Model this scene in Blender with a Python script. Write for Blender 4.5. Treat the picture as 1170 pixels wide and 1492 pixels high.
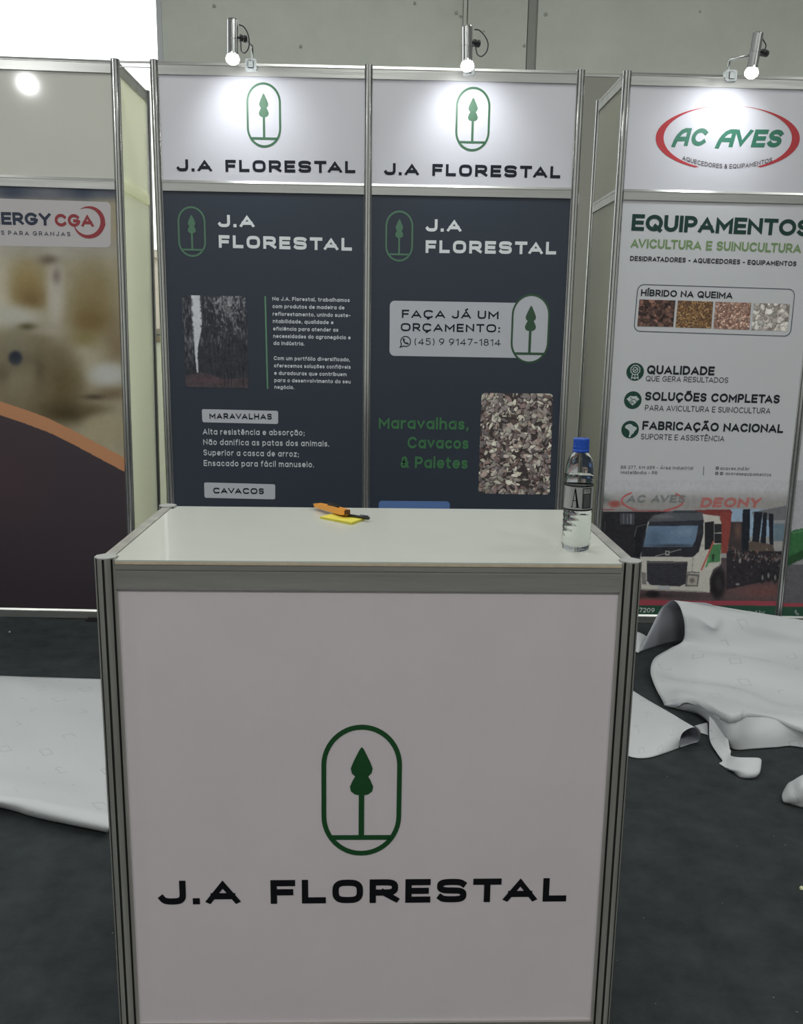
import bpy, bmesh, math, random
import numpy as np
from mathutils import Vector, Matrix

for o in list(bpy.data.objects): bpy.data.objects.remove(o)
SC = bpy.context.scene; COL = SC.collection
PI = math.pi
random.seed(7); RNG = np.random.default_rng(7)

# ------------------------------------------------------------------ camera
F = 1286.6; PPX, PPY = 587.7, 745.46
CAM = np.array([0.0189, -1.6249, 1.4816]); YAW, PITCH, ROLL = -0.0256, 0.1992, 0.0156
def _basis():
    cy, sy, cp, sp, cr, sr = math.cos(YAW), math.sin(YAW), math.cos(PITCH), math.sin(PITCH), math.cos(ROLL), math.sin(ROLL)
    w = np.array([-sy*cp, cy*cp, -sp]); r = np.array([cy, sy, 0.]); u = np.cross(r, w)
    return cr*r+sr*u, -sr*r+cr*u, w
CR, CU, CW = _basis()
cd = bpy.data.cameras.new('camera'); cam = bpy.data.objects.new('camera', cd); COL.objects.link(cam)
cam.matrix_world = Matrix([[CR[0], CU[0], -CW[0], CAM[0]], [CR[1], CU[1], -CW[1], CAM[1]], [CR[2], CU[2], -CW[2], CAM[2]], [0, 0, 0, 1]])
cd.sensor_fit = 'VERTICAL'; cd.sensor_height = 24; cd.lens = 24*F/1492
cd.shift_x = -2.7/1492; cd.shift_y = -0.54/1492; cd.clip_start = .02; cd.clip_end = 200
SC.camera = cam
def ray(px, py): return CW+(px-PPX)/F*CR-(py-PPY)/F*CU
def onY(px, py, Y): d = ray(px, py); return CAM+d*(Y-CAM[1])/d[1]
def onZ(px, py, Z): d = ray(px, py); return CAM+d*(Z-CAM[2])/d[2]

# ------------------------------------------------------------------ world, exposure
WY = 2.808                                   # plane of the booth fronts
W = bpy.data.worlds.new('daylight'); SC.world = W; W.use_nodes = True
W.node_tree.nodes['Background'].inputs[0].default_value = (.93, .97, 1, 1)
W.node_tree.nodes['Background'].inputs[1].default_value = 2.6
SC.view_settings.view_transform = 'Standard'; SC.view_settings.look = 'None'
SC.view_settings.gamma = 1; SC.view_settings.use_curve_mapping = False
SC.view_settings.exposure = 0.0

def area(name, loc, sx, sy, power, color=(1, 1, 1), rot=(0, 0, 0)):
    l = bpy.data.lights.new(name, 'AREA'); l.shape = 'RECTANGLE'; l.size = sx; l.size_y = sy; l.energy = power; l.color = color
    o = bpy.data.objects.new(name, l); COL.objects.link(o); o.location = loc; o.rotation_euler = rot; return o
HALL_POWER = 88
for i, (x, y) in enumerate([(-5, -5), (0, -5), (5, -5), (-5, .2), (5, .2), (0, .6), (9, 4), (3.5, 4.2), (-1, 4.6)]):
    area('hall_light', (x, y, 6.2), 1.6, 1.6, HALL_POWER*(1.55 if y < -4 else .72), (.97, 1, .95))
# high bay lamp whose mirror image sits on the empty glossy header at left
_P = onY(40, 122, WY-.004); _d = _P-CAM; _d /= np.linalg.norm(_d); _m = _d*np.array([1, -1, 1]); _L = _P+_m*4.2
l = bpy.data.lights.new('hall_lamp', 'POINT'); l.energy = 26; l.shadow_soft_size = .032
o = bpy.data.objects.new('hall_lamp', l); COL.objects.link(o); o.location = _L

# ------------------------------------------------------------------ materials
def lin(c):
    c = c/255.; return c/12.92 if c <= .04045 else ((c+.055)/1.055)**2.4
def rgb(r, g, b, k=1.0): return tuple(min(.92, lin(v)*k) for v in (r, g, b))
KW = 1.75        # print reflectance per displayed value on the booth walls
def mat(name, c, rough=.5, metal=0, spec=.5, bump=0, bscale=200, var=0, vscale=8, stretch=None, coat=0, **kw):
    m = bpy.data.materials.new(name); m.use_nodes = True; nt = m.node_tree; b = nt.nodes['Principled BSDF']
    b.inputs['Base Color'].default_value = (*c, 1); b.inputs['Roughness'].default_value = rough
    b.inputs['Metallic'].default_value = metal; b.inputs['Specular IOR Level'].default_value = spec
    b.inputs['Coat Weight'].default_value = coat; b.inputs['Coat Roughness'].default_value = .06
    tc = nt.nodes.new('ShaderNodeTexCoord'); mp = nt.nodes.new('ShaderNodeMapping')
    nt.links.new(tc.outputs['Object'], mp.inputs['Vector'])
    if stretch: mp.inputs['Scale'].default_value = stretch
    if var:
        n = nt.nodes.new('ShaderNodeTexNoise'); n.inputs['Scale'].default_value = vscale; n.inputs['Detail'].default_value = 6
        n.inputs['Roughness'].default_value = .65
        nt.links.new(mp.outputs['Vector'], n.inputs['Vector'])
        r = nt.nodes.new('ShaderNodeMapRange'); r.inputs['From Min'].default_value = .3; r.inputs['From Max'].default_value = .7
        r.inputs['To Min'].default_value = 1-var; r.inputs['To Max'].default_value = 1+var
        nt.links.new(n.outputs['Fac'], r.inputs['Value'])
        v = nt.nodes.new('ShaderNodeVectorMath'); v.operation = 'SCALE'; v.inputs[0].default_value = c
        nt.links.new(r.outputs['Result'], v.inputs['Scale']); nt.links.new(v.outputs['Vector'], b.inputs['Base Color'])
    if bump:
        n = nt.nodes.new('ShaderNodeTexNoise'); n.inputs['Scale'].default_value = bscale; n.inputs['Detail'].default_value = 4
        nt.links.new(mp.outputs['Vector'], n.inputs['Vector'])
        p = nt.nodes.new('ShaderNodeBump'); p.inputs['Strength'].default_value = bump; p.inputs['Distance'].default_value = .004
        nt.links.new(n.outputs['Fac'], p.inputs['Height']); nt.links.new(p.outputs['Normal'], b.inputs['Normal'])
    return m
_inks = {}
def ink(r, g, b, k=KW):
    key = (r, g, b, k)
    if key not in _inks: _inks[key] = mat('ink', rgb(r, g, b, k), .45, spec=.3)
    return _inks[key]
def printmat(name, rough=.45, metal=0, k=KW):
    m = bpy.data.materials.new(name); m.use_nodes = True; nt = m.node_tree; b = nt.nodes['Principled BSDF']
    a = nt.nodes.new('ShaderNodeVertexColor'); a.layer_name = 'Col'
    v = nt.nodes.new('ShaderNodeVectorMath'); v.operation = 'SCALE'; v.inputs['Scale'].default_value = k
    nt.links.new(a.outputs['Color'], v.inputs[0]); nt.links.new(v.outputs['Vector'], b.inputs['Base Color'])
    b.inputs['Roughness'].default_value = rough; b.inputs['Metallic'].default_value = metal; b.inputs['Specular IOR Level'].default_value = .3
    return m
def thin_panel(name, c, trans):
    m = mat(name, c, .4, spec=.3); nt = m.node_tree; b = nt.nodes['Principled BSDF']; out = nt.nodes['Material Output']
    t = nt.nodes.new('ShaderNodeBsdfTranslucent'); t.inputs['Color'].default_value = (*trans, 1)
    x = nt.nodes.new('ShaderNodeAddShader'); nt.links.new(b.outputs[0], x.inputs[0]); nt.links.new(t.outputs[0], x.inputs[1])
    nt.links.new(x.outputs[0], out.inputs['Surface']); return m
M = dict(
    alu=mat('aluminium', (.78, .78, .77), .19, .9, bump=.25, bscale=40, stretch=(1, 1, .05), var=.12, vscale=14),
    alur=mat('aluminium_rail', (.56, .56, .545), .31, .85, bump=.12, bscale=60, stretch=(.05, 1, 1), var=.14, vscale=14),
    aluc=mat('aluminium_worn', (.52, .51, .475), .34, .6, bump=.2, bscale=50, stretch=(1, 1, .06), var=.28, vscale=16),
    alucr=mat('aluminium_worn_rail', (.50, .48, .455), .3, .65, bump=.2, bscale=50, stretch=(.08, 1, 1), var=.2, vscale=9),
    groove2=mat('groove_grey', (.22, .22, .215), .4, .6),
    groove=mat('groove_dark', (.035, .034, .032), .6),
    cap=mat('post_cap_grey', (.5, .5, .49), .4, .4),
    worktop=mat('white_laminate', (.60, .61, .56), .28, var=.03, vscale=3, coat=.15),
    ply=mat('board_edge', (.62, .50, .36), .6, var=.12, vscale=60),
    cpanel=mat('counter_vinyl', (.725, .65, .69), .42, spec=.35, var=.03, vscale=4),
    header=mat('header_vinyl', (.74, .735, .80), .4, spec=.35),
    gloss=mat('glossy_white_board', (.72, .715, .655), .07, coat=.3, var=.02, vscale=3),
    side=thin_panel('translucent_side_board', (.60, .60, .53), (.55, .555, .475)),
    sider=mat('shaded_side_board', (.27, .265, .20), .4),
    navy=mat('navy_print', rgb(44, 51, 63, 1.45), .42, spec=.45),
    white_print=mat('white_print', (.70, .70, .735), .42, spec=.35),
    carpet=mat('carpet_charcoal', (.045, .052, .0545), .95, bump=1., bscale=420, var=.28, vscale=9, spec=.15),
    hallw=mat('hall_wall_white', (.68, .68, .66), .8),
    hall=mat('hall_wall_paint', (.66, .68, .62), .8, var=.07, vscale=1.6, bump=.08, bscale=30),
    halld=mat('hall_column_grey', (.36, .36, .335), .8),
    ceil=mat('ceiling_paint', (.5, .5, .5), .8),
    dark=mat('black_plastic', (.02, .02, .02), .45),
    chrome=mat('lamp_chrome', (.62, .63, .62), .22, 1),
    clamp=mat('clamp_clear', (.75, .80, .82), .3, .2),
    cable=mat('cable_black', (.03, .035, .035), .5),
    orange=mat('orange_plastic', (.86, .37, .05), .38),
    steel=mat('blade_steel', (.07, .09, .13), .35, .5),
    yellow=mat('yellow_note', (.80, .70, .09), .7),
    yellow2=mat('yellow_note_edge', (.62, .55, .08), .8, var=.2, vscale=300, stretch=(1, 1, 30)),
    blue=mat('blue_cap', (.02, .09, .5), .22),
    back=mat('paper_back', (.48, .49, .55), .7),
)
e = bpy.data.materials.new('lit_bulb'); e.use_nodes = True; b = e.node_tree.nodes['Principled BSDF']
b.inputs['Emission Color'].default_value = (1, .99, .93, 1); b.inputs['Emission Strength'].default_value = 14; M['bulb'] = e
# release paper with small printed squares
def papermat():
    m = mat('release_paper', (.72, .74, .76), .5, spec=.35); nt = m.node_tree; b = nt.nodes['Principled BSDF']
    N = nt.nodes.new; L = nt.links.new
    uv = N('ShaderNodeUVMap'); uv.uv_map = 'UV'; ro = N('ShaderNodeMapping'); ro.inputs['Rotation'].default_value = (0, 0, .45); L(uv.outputs[0], ro.inputs[0]); sp = N('ShaderNodeSeparateXYZ'); L(ro.outputs[0], sp.inputs[0])
    def m1(op, a, v=None):
        n = N('ShaderNodeMath'); n.operation = op
        L(a, n.inputs[0]) if hasattr(a, 'links') else None
        if v is not None:
            if hasattr(v, 'links'): L(v, n.inputs[1])
            else: n.inputs[1].default_value = v
        return n.outputs[0]
    fx = m1('ABSOLUTE', m1('SUBTRACT', m1('FRACT', m1('MULTIPLY', sp.outputs[0], 7.2)), .5))
    fy = m1('ABSOLUTE', m1('SUBTRACT', m1('FRACT', m1('ADD', m1('MULTIPLY', sp.outputs[1], 7.2), m1('MULTIPLY', m1('FLOOR', m1('MULTIPLY', sp.outputs[0], 7.2)), .5))), .5))
    d = m1('MAXIMUM', fx, fy)
    ring = m1('MULTIPLY', m1('LESS_THAN', d, .165), m1('GREATER_THAN', d, .128))
    ns = N('ShaderNodeTexNoise'); ns.inputs['Scale'].default_value = 7; L(uv.outputs[0], ns.inputs['Vector'])
    ring = m1('MULTIPLY', ring, m1('GREATER_THAN', ns.outputs['Fac'], .52))
    mx = N('ShaderNodeMix'); mx.data_type = 'RGBA'; L(ring, mx.inputs['Factor'])
    mx.inputs['A'].default_value = (.60, .615, .635, 1); mx.inputs['B'].default_value = (.50, .51, .525, 1)
    L(mx.outputs['Result'], b.inputs['Base Color']); return m
M['paper'] = papermat()
def glass(name, c, ior, rough=0):
    m = bpy.data.materials.new(name); m.use_nodes = True; b = m.node_tree.nodes['Principled BSDF']
    b.inputs['Base Color'].default_value = (*c, 1); b.inputs['Transmission Weight'].default_value = 1; b.inputs['IOR'].default_value = ior
    b.inputs['Roughness'].default_value = rough; return m
M['pet'] = glass('clear_pet', (.97, .99, .98), 1.18, .03); M['water'] = glass('water', (.97, .99, .98), 1.06)

# ------------------------------------------------------------------ mesh helpers
class MB:
    def __init__(s): s.v = []; s.f = []; s.mi = []
    def add(s, vs, fs, k=0):
        n = len(s.v); s.v += [tuple(v) for v in vs]; s.f += [tuple(i+n for i in f) for f in fs]; s.mi += [k]*len(fs); return s
    def box(s, x0, x1, y0, y1, z0, z1, k=0):
        return s.add([(x0, y0, z0), (x1, y0, z0), (x1, y1, z0), (x0, y1, z0), (x0, y0, z1), (x1, y0, z1), (x1, y1, z1), (x0, y1, z1)],
                     [(0, 3, 2, 1), (4, 5, 6, 7), (0, 1, 5, 4), (1, 2, 6, 5), (2, 3, 7, 6), (3, 0, 4, 7)], k)
    def prism(s, prof, a, b, ax='x', k=0):         # profile of 2-D points swept along an axis
        n = len(prof)
        def P(t, p): return {'x': (t, p[0], p[1]), 'y': (p[0], t, p[1]), 'z': (p[0], p[1], t)}[ax]
        vs = [P(a, p) for p in prof]+[P(b, p) for p in prof]
        return s.add(vs, [(i, (i+1) % n, n+(i+1) % n, n+i) for i in range(n)]+[tuple(range(n))[::-1], tuple(range(n, 2*n))], k)
    def lathe(s, prof, n=24, o=(0, 0, 0), k=0, cap=True):
        vs = []; fs = []
        for r, z in prof: vs += [(o[0]+r*math.cos(2*PI*i/n), o[1]+r*math.sin(2*PI*i/n), o[2]+z) for i in range(n)]
        for j in range(len(prof)-1): fs += [(j*n+i, j*n+(i+1) % n, (j+1)*n+(i+1) % n, (j+1)*n+i) for i in range(n)]
        if cap: fs += [tuple(range(n))[::-1], tuple(range((len(prof)-1)*n, len(prof)*n))]
        return s.add(vs, fs, k)
    def tube(s, pts, r, n=10, k=0):
        P = [Vector(p) for p in pts]; vs = []; fs = []; up = None
        for i, p in enumerate(P):
            t = (P[min(i+1, len(P)-1)]-P[max(i-1, 0)]).normalized()
            if up is None: up = Vector((0, 0, 1)) if abs(t.z) < .9 else Vector((1, 0, 0))
            a = t.cross(up).normalized(); b2 = a.cross(t).normalized(); up = b2
            rr = r[i] if isinstance(r, (list, tuple)) else r
            vs += [p+a*rr*math.cos(2*PI*j/n)+b2*rr*math.sin(2*PI*j/n) for j in range(n)]
        for i in range(len(P)-1): fs += [(i*n+j, i*n+(j+1) % n, (i+1)*n+(j+1) % n, (i+1)*n+j) for j in range(n)]
        fs += [tuple(range(n)), tuple(range((len(P)-1)*n, len(P)*n))[::-1]]
        return s.add(vs, fs, k)
    def mesh(s, name, mats):
        me = bpy.data.meshes.new(name); me.from_pydata(s.v, [], s.f)
        for m in (mats if isinstance(mats, (list, tuple)) else [mats]): me.materials.append(m)
        if any(s.mi): me.polygons.foreach_set('material_index', s.mi)
        me.update(); return me
    def build(s, name, mats, parent=None, bevel=0, smooth=False, label=None):
        me = s.mesh(name, mats)
        bm = bmesh.new(); bm.from_mesh(me); bmesh.ops.recalc_face_normals(bm, faces=bm.faces)
        if bevel: bmesh.ops.bevel(bm, geom=[e for e in bm.edges if e.calc_face_angle(0) > .5], offset=bevel, segments=2, affect='EDGES', clamp_overlap=True)
        bm.to_mesh(me); bm.free()
        if smooth: me.polygons.foreach_set('use_smooth', [True]*len(me.polygons))
        return link(name, me, parent, label)
def link(name, me, parent=None, label=None):
    o = bpy.data.objects.new(name, me); COL.objects.link(o)
    if parent: o.parent = parent
    if label: o['label'] = label
    return o
def thing(name, label, cat, loc=(0, 0, 0), rot=(0, 0, 0), group=None):
    o = bpy.data.objects.new(name, None); COL.objects.link(o); o.location = loc; o.rotation_euler = rot; o.empty_display_size = .1
    return tag(o, label, cat, group)
def tag(o, label, cat, group=None):
    o['label'] = label; o['category'] = cat
    if group: o['group'] = group
    return o
def struct(o): o['kind'] = 'structure'; return o
def autosmooth(o, ang=.6):
    me = o.data; bm = bmesh.new(); bm.from_mesh(me)
    for f in bm.faces: f.smooth = True
    for e in bm.edges: e.smooth = e.calc_face_angle(0) < ang
    bm.to_mesh(me); bm.free(); return o

# ------------------------------------------------------------------ setting: the hall
WB = 8.0
b = MB(); b.box(-11, 13, -9, 14, -.1, 0); struct(b.build('floor', M['carpet']))
b = MB(); b.box(-11, 13, -9, WB+.3, 6.5, 6.7); struct(b.build('ceiling', M['ceil']))
XE = float(onY(237, 60, WB)[0])
wall = struct(MB().box(XE+.02, 13, WB+.06, WB+.3, 0, 6.5).build('wall_back', M['hall']))
def X(px): return float(onY(px, 40, WB)[0])
for x0, x1, y, m in ((XE, X(674), WB, 'hall'), (X(674)+.004, X(679.5), WB-.03, 'hall'), (X(681), X(768), WB-.004, 'hall'), (X(768)+.01, X(783), WB+.02, 'halld'), (X(783), 13, WB-.01, 'hall')):
    MB().box(x0, x1, y, WB+.06, 0, 6.5).build('wall_panel', M[m], wall)
MB().box(X(783)+.001, 13, WB-.03, WB-.011, 0, float(onY(860, 108, WB)[2])).build('wall_shade_panel', mat('wall_shade_tone', (.40, .395, .35), .8), wall)  # added sheet: shade on the lower wall put into its darker colour
sp = MB()
for px, py, r in ((665, 18, .018), (671, 23, .014), (795, 21, .022), (764, 66, .016), (438, 67, .016), (312, 8, .016), (604, 4, .014), (1020, 17, .014), (705, 45, .01)):
    c = onY(px, py, WB-.012); sp.lathe([(r, 0), (r*.6, .003)], 7)
    for i in range(len(sp.v)-14, len(sp.v)):
        v = sp.v[i]; sp.v[i] = (v[0]+c[0], c[1]-v[2], v[1]+c[2])
sp.build('wall_stain', mat('wall_scuff', (.45, .45, .42), .9), wall)
struct(MB().box(-11, XE, WB, WB+.3, 0, 1.45).build('wall_back_low', M['hall']))
struct(MB().box(-11, -10.8, -9, WB, 0, 6.5).build('wall_left', M['hallw']))
struct(MB().box(12.8, 13, -9, WB, 0, 6.5).build('wall_right', M['hallw']))
struct(MB().box(-11, 13, -9.2, -9, 0, 6.5).build('wall_front', M['hallw']))
wf = struct(MB().box(XE-.05, XE, WB-.02, WB+.25, 1.45, 6.5).build('window_1', mat('window_frame', (.6, .62, .64), .5)))
MB().box(-11, XE-.05, WB-.03, WB+.25, 1.43, 1.49).build('window_sill', mat('sill_beige', (.5, .44, .33), .6), wf)
MB().box(-10.8, XE-.05, WB+.12, WB+.125, 1.49, 6.5).build('pane', glass('window_glass', (1, 1, 1), 1.02), wf)
tag(MB().box(-9, -1.6, 13, 13.4, 0, 2.6).box(-9.1, -1.5, 12.95, 13.45, 2.6, 2.72).build('outside_wall', mat('outside_plaster', (.62, .55, .44), .8)),
    'pale beige outdoor wall seen through the bright opening between the booths', 'wall')

# ------------------------------------------------------------------ stroke lettering
SQ = 2.0
def A(cx, cy, rx, ry, a0, a1, n=None):
    n = n or max(4, int(abs(a1-a0)/15)); out = []
    for i in range(n+1):
        t = math.radians(a0+(a1-a0)*i/n); c, s_ = math.cos(t), math.sin(t); p = 2/SQ
        out.append((cx+rx*math.copysign(abs(c)**p, c), cy+ry*math.copysign(abs(s_)**p, s_)))
    return out
def glyphs():
    x = .7
    O = lambda w, h=1, cy=.5: [A(w/2, cy, w/2, h/2, 0, 360, 24)+['c']]
    g = {
     'A': (.82, [[(0, 0), (.41, 1), (.82, 0)], [(.13, .28), (.69, .28)]]),
     'α': (.8, [[(0, -.1), (.05, .25), (.16, .6), (.34, .88), (.54, 1), (.8, 1), (.8, 0)], [(.1, .36), (.8, .36)]]),
     'B': (.64, [[(0, 1), (.36, 1)]+A(.36, .76, .22, .24, 90, -90)+[(0, .52)], [(0, .52)]+A(.38, .26, .26, .26, 90, -90)+[(0, 0)], [(0, 0), (0, 1)]]),
     'C': (.78, [A(.42, .5, .42, .5, 42, 318)]),
     'D': (.74, [[(0, 0), (0, 1)]+A(.3, .5, .44, .5, 90, -90)+[(0, 0)]]),
     'E': (.58, [[(.58, 1), (0, 1), (0, 0), (.58, 0)], [(0, .5), (.53, .5)]]),
     'F': (.56, [[(.56, 1), (0, 1), (0, 0)], [(0, .48), (.5, .48)]]),
     'G': (.82, [A(.42, .5, .42, .5, 42, 360)+[(.84, .46), (.46, .46)]]),
     'H': (.7, [[(0, 0), (0, 1)], [(.7, 0), (.7, 1)], [(0, .5), (.7, .5)]]),
     'I': (.0, [[(0, 0), (0, 1)]]),
     'J': (.55, [[(.55, 1), (.55, .4)]+A(.275, .4, .275, .4, 0, -155)]),
     'K': (.64, [[(0, 0), (0, 1)], [(.62, 1), (.05, .45)], [(.2, .58), (.66, 0)]]),
     'L': (.54, [[(0, 1), (0, 0), (.54, 0)]]),
     'M': (.86, [[(0, 0), (0, 1), (.43, .3), (.86, 1), (.86, 0)]]),
     'N': (.72, [[(0, 0), (0, 1), (.72, 0), (.72, 1)]]),
     'O': (.88, O(.88)), 'Q': (.88, O(.88)+[[(.52, .26), (.84, -.06)]]),
     'P': (.6, [[(0, 0), (0, 1)]+A(.32, .71, .28, .29, 90, -90)+[(0, .42)]]),
     'R': (.64, [[(0, 0), (0, 1)]+A(.34, .71, .28, .29, 90, -90)+[(0, .42)], [(.3, .42), (.64, 0)]]),
     'S': (.6, [A(.3, .755, .3, .245, 25, 270)+A(.3, .255, .3, .255, 90, -155)[1:]]),
     'T': (.68, [[(0, 1), (.68, 1)], [(.34, 1), (.34, 0)]]),
     'U': (.68, [[(0, 1), (0, .36)]+A(.34, .36, .34, .36, 180, 360)+[(.68, 1)]]),
     'V': (.8, [[(0, 1), (.4, 0), (.8, 1)]]),
     'W': (1.1, [[(0, 1), (.28, 0), (.55, .9), (.82, 0), (1.1, 1)]]),
     'X': (.7, [[(0, 0), (.7, 1)], [(0, 1), (.7, 0)]]),
     'Y': (.72, [[(0, 1), (.36, .45), (.72, 1)], [(.36, .45), (.36, 0)]]),
     'Z': (.62, [[(0, 1), (.62, 1), (0, 0), (.62, 0)]]),
     '0': (.62, O(.62)), '1': (.26, [[(0, .8), (.26, 1), (.26, 0)]]),
     '2': (.56, [A(.28, .72, .28, .28, 165, -35)+[(0, 0), (.56, 0)]]),
     '4': (.66, [[(.48, 0), (.48, 1), (0, .26), (.66, .26)]]),
     '5': (.58, [[(.52, 1), (.08, 1), (.04, .56)]+A(.27, .32, .3, .32, 110, -150)]),
     '6': (.6, [A(.3, .31, .3, .31, 0, 360, 20)+['c'], [(.02, .38), (.14, .75), (.44, 1)]]),
     '7': (.56, [[(0, 1), (.56, 1), (.18, 0)]]),
     '8': (.58, [A(.29, .26, .29, .26, 0, 360, 20)+['c'], A(.29, .76, .24, .24, 0, 360, 20)+['c']]),
     '9': (.6, [A(.3, .69, .3, .31, 0, 360, 20)+['c'], [(.58, .62), (.46, .25), (.16, 0)]]),
     '(': (.16, [A(.3, .45, .3, .68, 130, 230)]), ')': (.16, [A(-.14, .45, .3, .68, 50, -50)]),
     '.': (.02, [[(0, .0), (.02, .0)]]), ',': (.06, [[(.06, .03), (0, -.14)]]), ';': (.06, [[(.06, .0), (0, -.14)], [(.03, .5), (.05, .5)]]),
     ':': (.02, [[(0, 0), (.02, 0)], [(0, .55), (.02, .55)]]), '-': (.34, [[(0, .42), (.34, .42)]]), '|': (0, [[(0, -.2), (0, 1.1)]]),
     '&': (.66, [[(.66, 0), (.14, .66)]+A(.29, .79, .2, .21, 200, -40)+[(.1, .45)]+A(.26, .25, .26, .25, 140, 340)+[(.62, .48)]]),
     'a': (.6, [A(.3, x/2, .3, x/2, 0, 360, 20)+['c'], [(.6, x), (.6, 0)]]),
     'b': (.6, [A(.3, x/2, .3, x/2, 0, 360, 20)+['c'], [(0, 1.05), (0, 0)]]),
     'c': (.52, [A(.3, x/2, .3, x/2, 45, 315)]),
     'd': (.6, [A(.3, x/2, .3, x/2, 0, 360, 20)+['c'], [(.6, 1.05), (.6, 0)]]),
     'e': (.58, [[(.02, x/2)]+A(.3, x/2, .29, x/2, 0, 312)]),
     'f': (.34, [[(.12, 0), (.12, .8)]+A(.34, .8, .22, .24, 180, 90), [(0, x), (.34, x)]]),
     'g': (.6, [A(.3, x/2, .3, x/2, 0, 360, 20)+['c'], [(.6, x), (.6, -.05)]+A(.3, -.05, .3, .25, 0, -150)]),
     'h': (.54, [[(0, 0), (0, 1.05)], [(0, .4)]+A(.27, .42, .27, x-.42, 180, 0)+[(.54, 0)]]),
     'i': (0, [[(0, 0), (0, x)], [(0, .95), (0, .97)]]),
     'l': (0, [[(0, 0), (0, 1.05)]]),
     'm': (.9, [[(0, 0), (0, x)], [(0, .42)]+A(.225, .44, .225, x-.44, 180, 0)+[(.45, 0)], [(.45, .42)]+A(.675, .44, .225, x-.44, 180, 0)+[(.9, 0)]]),
     'n': (.54, [[(0, 0), (0, x)], [(0, .4)]+A(.27, .42, .27, x-.42, 180, 0)+[(.54, 0)]]),
     'o': (.6, O(.6, x, x/2)),
     'p': (.6, [A(.3, x/2, .3, x/2, 0, 360, 20)+['c'], [(0, x), (0, -.28)]]),
     'q': (.6, [A(.3, x/2, .3, x/2, 0, 360, 20)+['c'], [(.6, x), (.6, -.28)]]),
     'r': (.32, [[(0, 0), (0, x)], [(0, .38)]+A(.3, .4, .3, x-.4, 180, 85)]),
     's': (.44, [A(.22, .525, .21, .175, 30, 270)+A(.22, .175, .22, .175, 90, -150)[1:]]),
     't': (.34, [[(.12, .95), (.12, .2)]+A(.32, .2, .2, .2, 180, 270), [(0, x), (.34, x)]]),
     'u': (.54, [[(0, x), (0, .28)]+A(.27, .28, .27, .28, 180, 360)+[(.54, x)], [(.54, x), (.54, 0)]]),
     'v': (.56, [[(0, x), (.28, 0), (.56, x)]]),
     'z': (.46, [[(0, x), (.46, x), (0, 0), (.46, 0)]]), ' ': (.28, []),
    }
    def acc(ch, base, strokes): w, s0 = g[base]; g[ch] = (w, s0+strokes)
    ced = lambda cx: [[(cx, 0), (cx+.05, -.14), (cx-.08, -.24)]]
    til = lambda cx, y: [[(cx-.2, y), (cx-.1, y+.09), (cx+.08, y), (cx+.2, y+.09)]]
    acu = lambda cx, y: [[(cx-.04, y), (cx+.1, y+.14)]]
    cir = lambda cx, y: [[(cx-.14, y), (cx, y+.13), (cx+.14, y)]]
    acc('Ç', 'C', ced(.42)); acc('ç', 'c', ced(.3)); acc('Á', 'A', acu(.41, 1.18)); acc('Ã', 'A', til(.41, 1.2)); acc('Õ', 'O', til(.44, 1.2))
    acc('Í', 'I', acu(0, 1.18)); acc('Ê', 'E', cir(.29, 1.18)); acc('á', 'a', acu(.3, .88)); acc('ã', 'a', til(.3, .88)); acc('õ', 'o', til(.3, .88))
    acc('ê', 'e', cir(.3, .88)); acc('ó', 'o', acu(.3, .88)); acc('ú', 'u', acu(.27, .88)); acc('â', 'a', cir(.3, .88))
    g['í'] = (0, [[(0, 0), (0, x)], [(-.02, .9), (.1, 1.05)]])
    return g
def ribbon(pts, h, closed=False, cap=True):
    P = [Vector(p) for p in pts]
    Q = [P[0]]
    for p in P[1:]:
        if (p-Q[-1]).length > 1e-6: Q.append(p)
    if closed and (Q[0]-Q[-1]).length < 1e-6: Q.pop()
    n = len(Q); L = []; R = []
    for i in range(n):
        a = Q[(i-1) % n]; c = Q[i]; d = Q[(i+1) % n]
        if not closed and i == 0: t1 = t2 = (d-c).normalized()
        elif not closed and i == n-1: t1 = t2 = (c-a).normalized()
        else: t1 = (c-a).normalized(); t2 = (d-c).normalized()
        n1 = Vector((-t1.y, t1.x)); n2 = Vector((-t2.y, t2.x)); m = n1+n2
        if m.length < .3: m = n1.copy()
        m.normalize(); k = h/max(.38, m.dot(n1))
        cc = c
        if cap and not closed and i == 0: cc = c-t1*h
        if cap and not closed and i == n-1: cc = c+t1*h
        L.append(cc+m*k); R.append(cc-m*k)
    out = []
    for i in range(n if closed else n-1):
        j = (i+1) % n; out.append([L[i], L[j], R[j], R[i]])
    return out
def text_quads(s, t=.18, xs=1.0, sp=.2, sq=2.0, slant=0, space=None):
    """quads in units of cap height, and total width"""
    global SQ
    SQ = sq; G = glyphs(); x = 0; out = []; xs0 = xs; prev = ''
    for ch in s:
        w, st = G[ch]; xs = xs0*({'O': .85, 'R': 1.1, 'S': 1.2, 'J': 1.18}.get(ch, 1) if sq > 2.9 else 1)
        if prev+ch in ('TA', 'AT', 'AV', 'VA', 'LT', 'αV'): x -= .16
        prev = ch
        if ch == ' ' and space: x += space; continue
        for q in st:
            closed = q and q[-1] == 'c'; pts = q[:-1] if closed else q
            mp = [(x+t/2+a*xs, t/2+c*(1-t)) for a, c in pts]
            e0 = (not closed) and pts[0][1] in (0, 1); e1 = (not closed) and pts[-1][1] in (0, 1)
            qs = ribbon(mp, t/2, closed)
            ap = min(c for a, c in pts) >= 0 and max(c for a, c in pts) <= 1
            for k in qs:
                if ap and len(pts) < 8: k = [Vector((v.x, min(1, max(0, v.y)))) for v in k]
                out.append([(v.x+slant*v.y, v.y) for v in k])
        x += w*xs+t+sp if ch != ' ' else w*xs+t
    return out, x-sp
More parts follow.
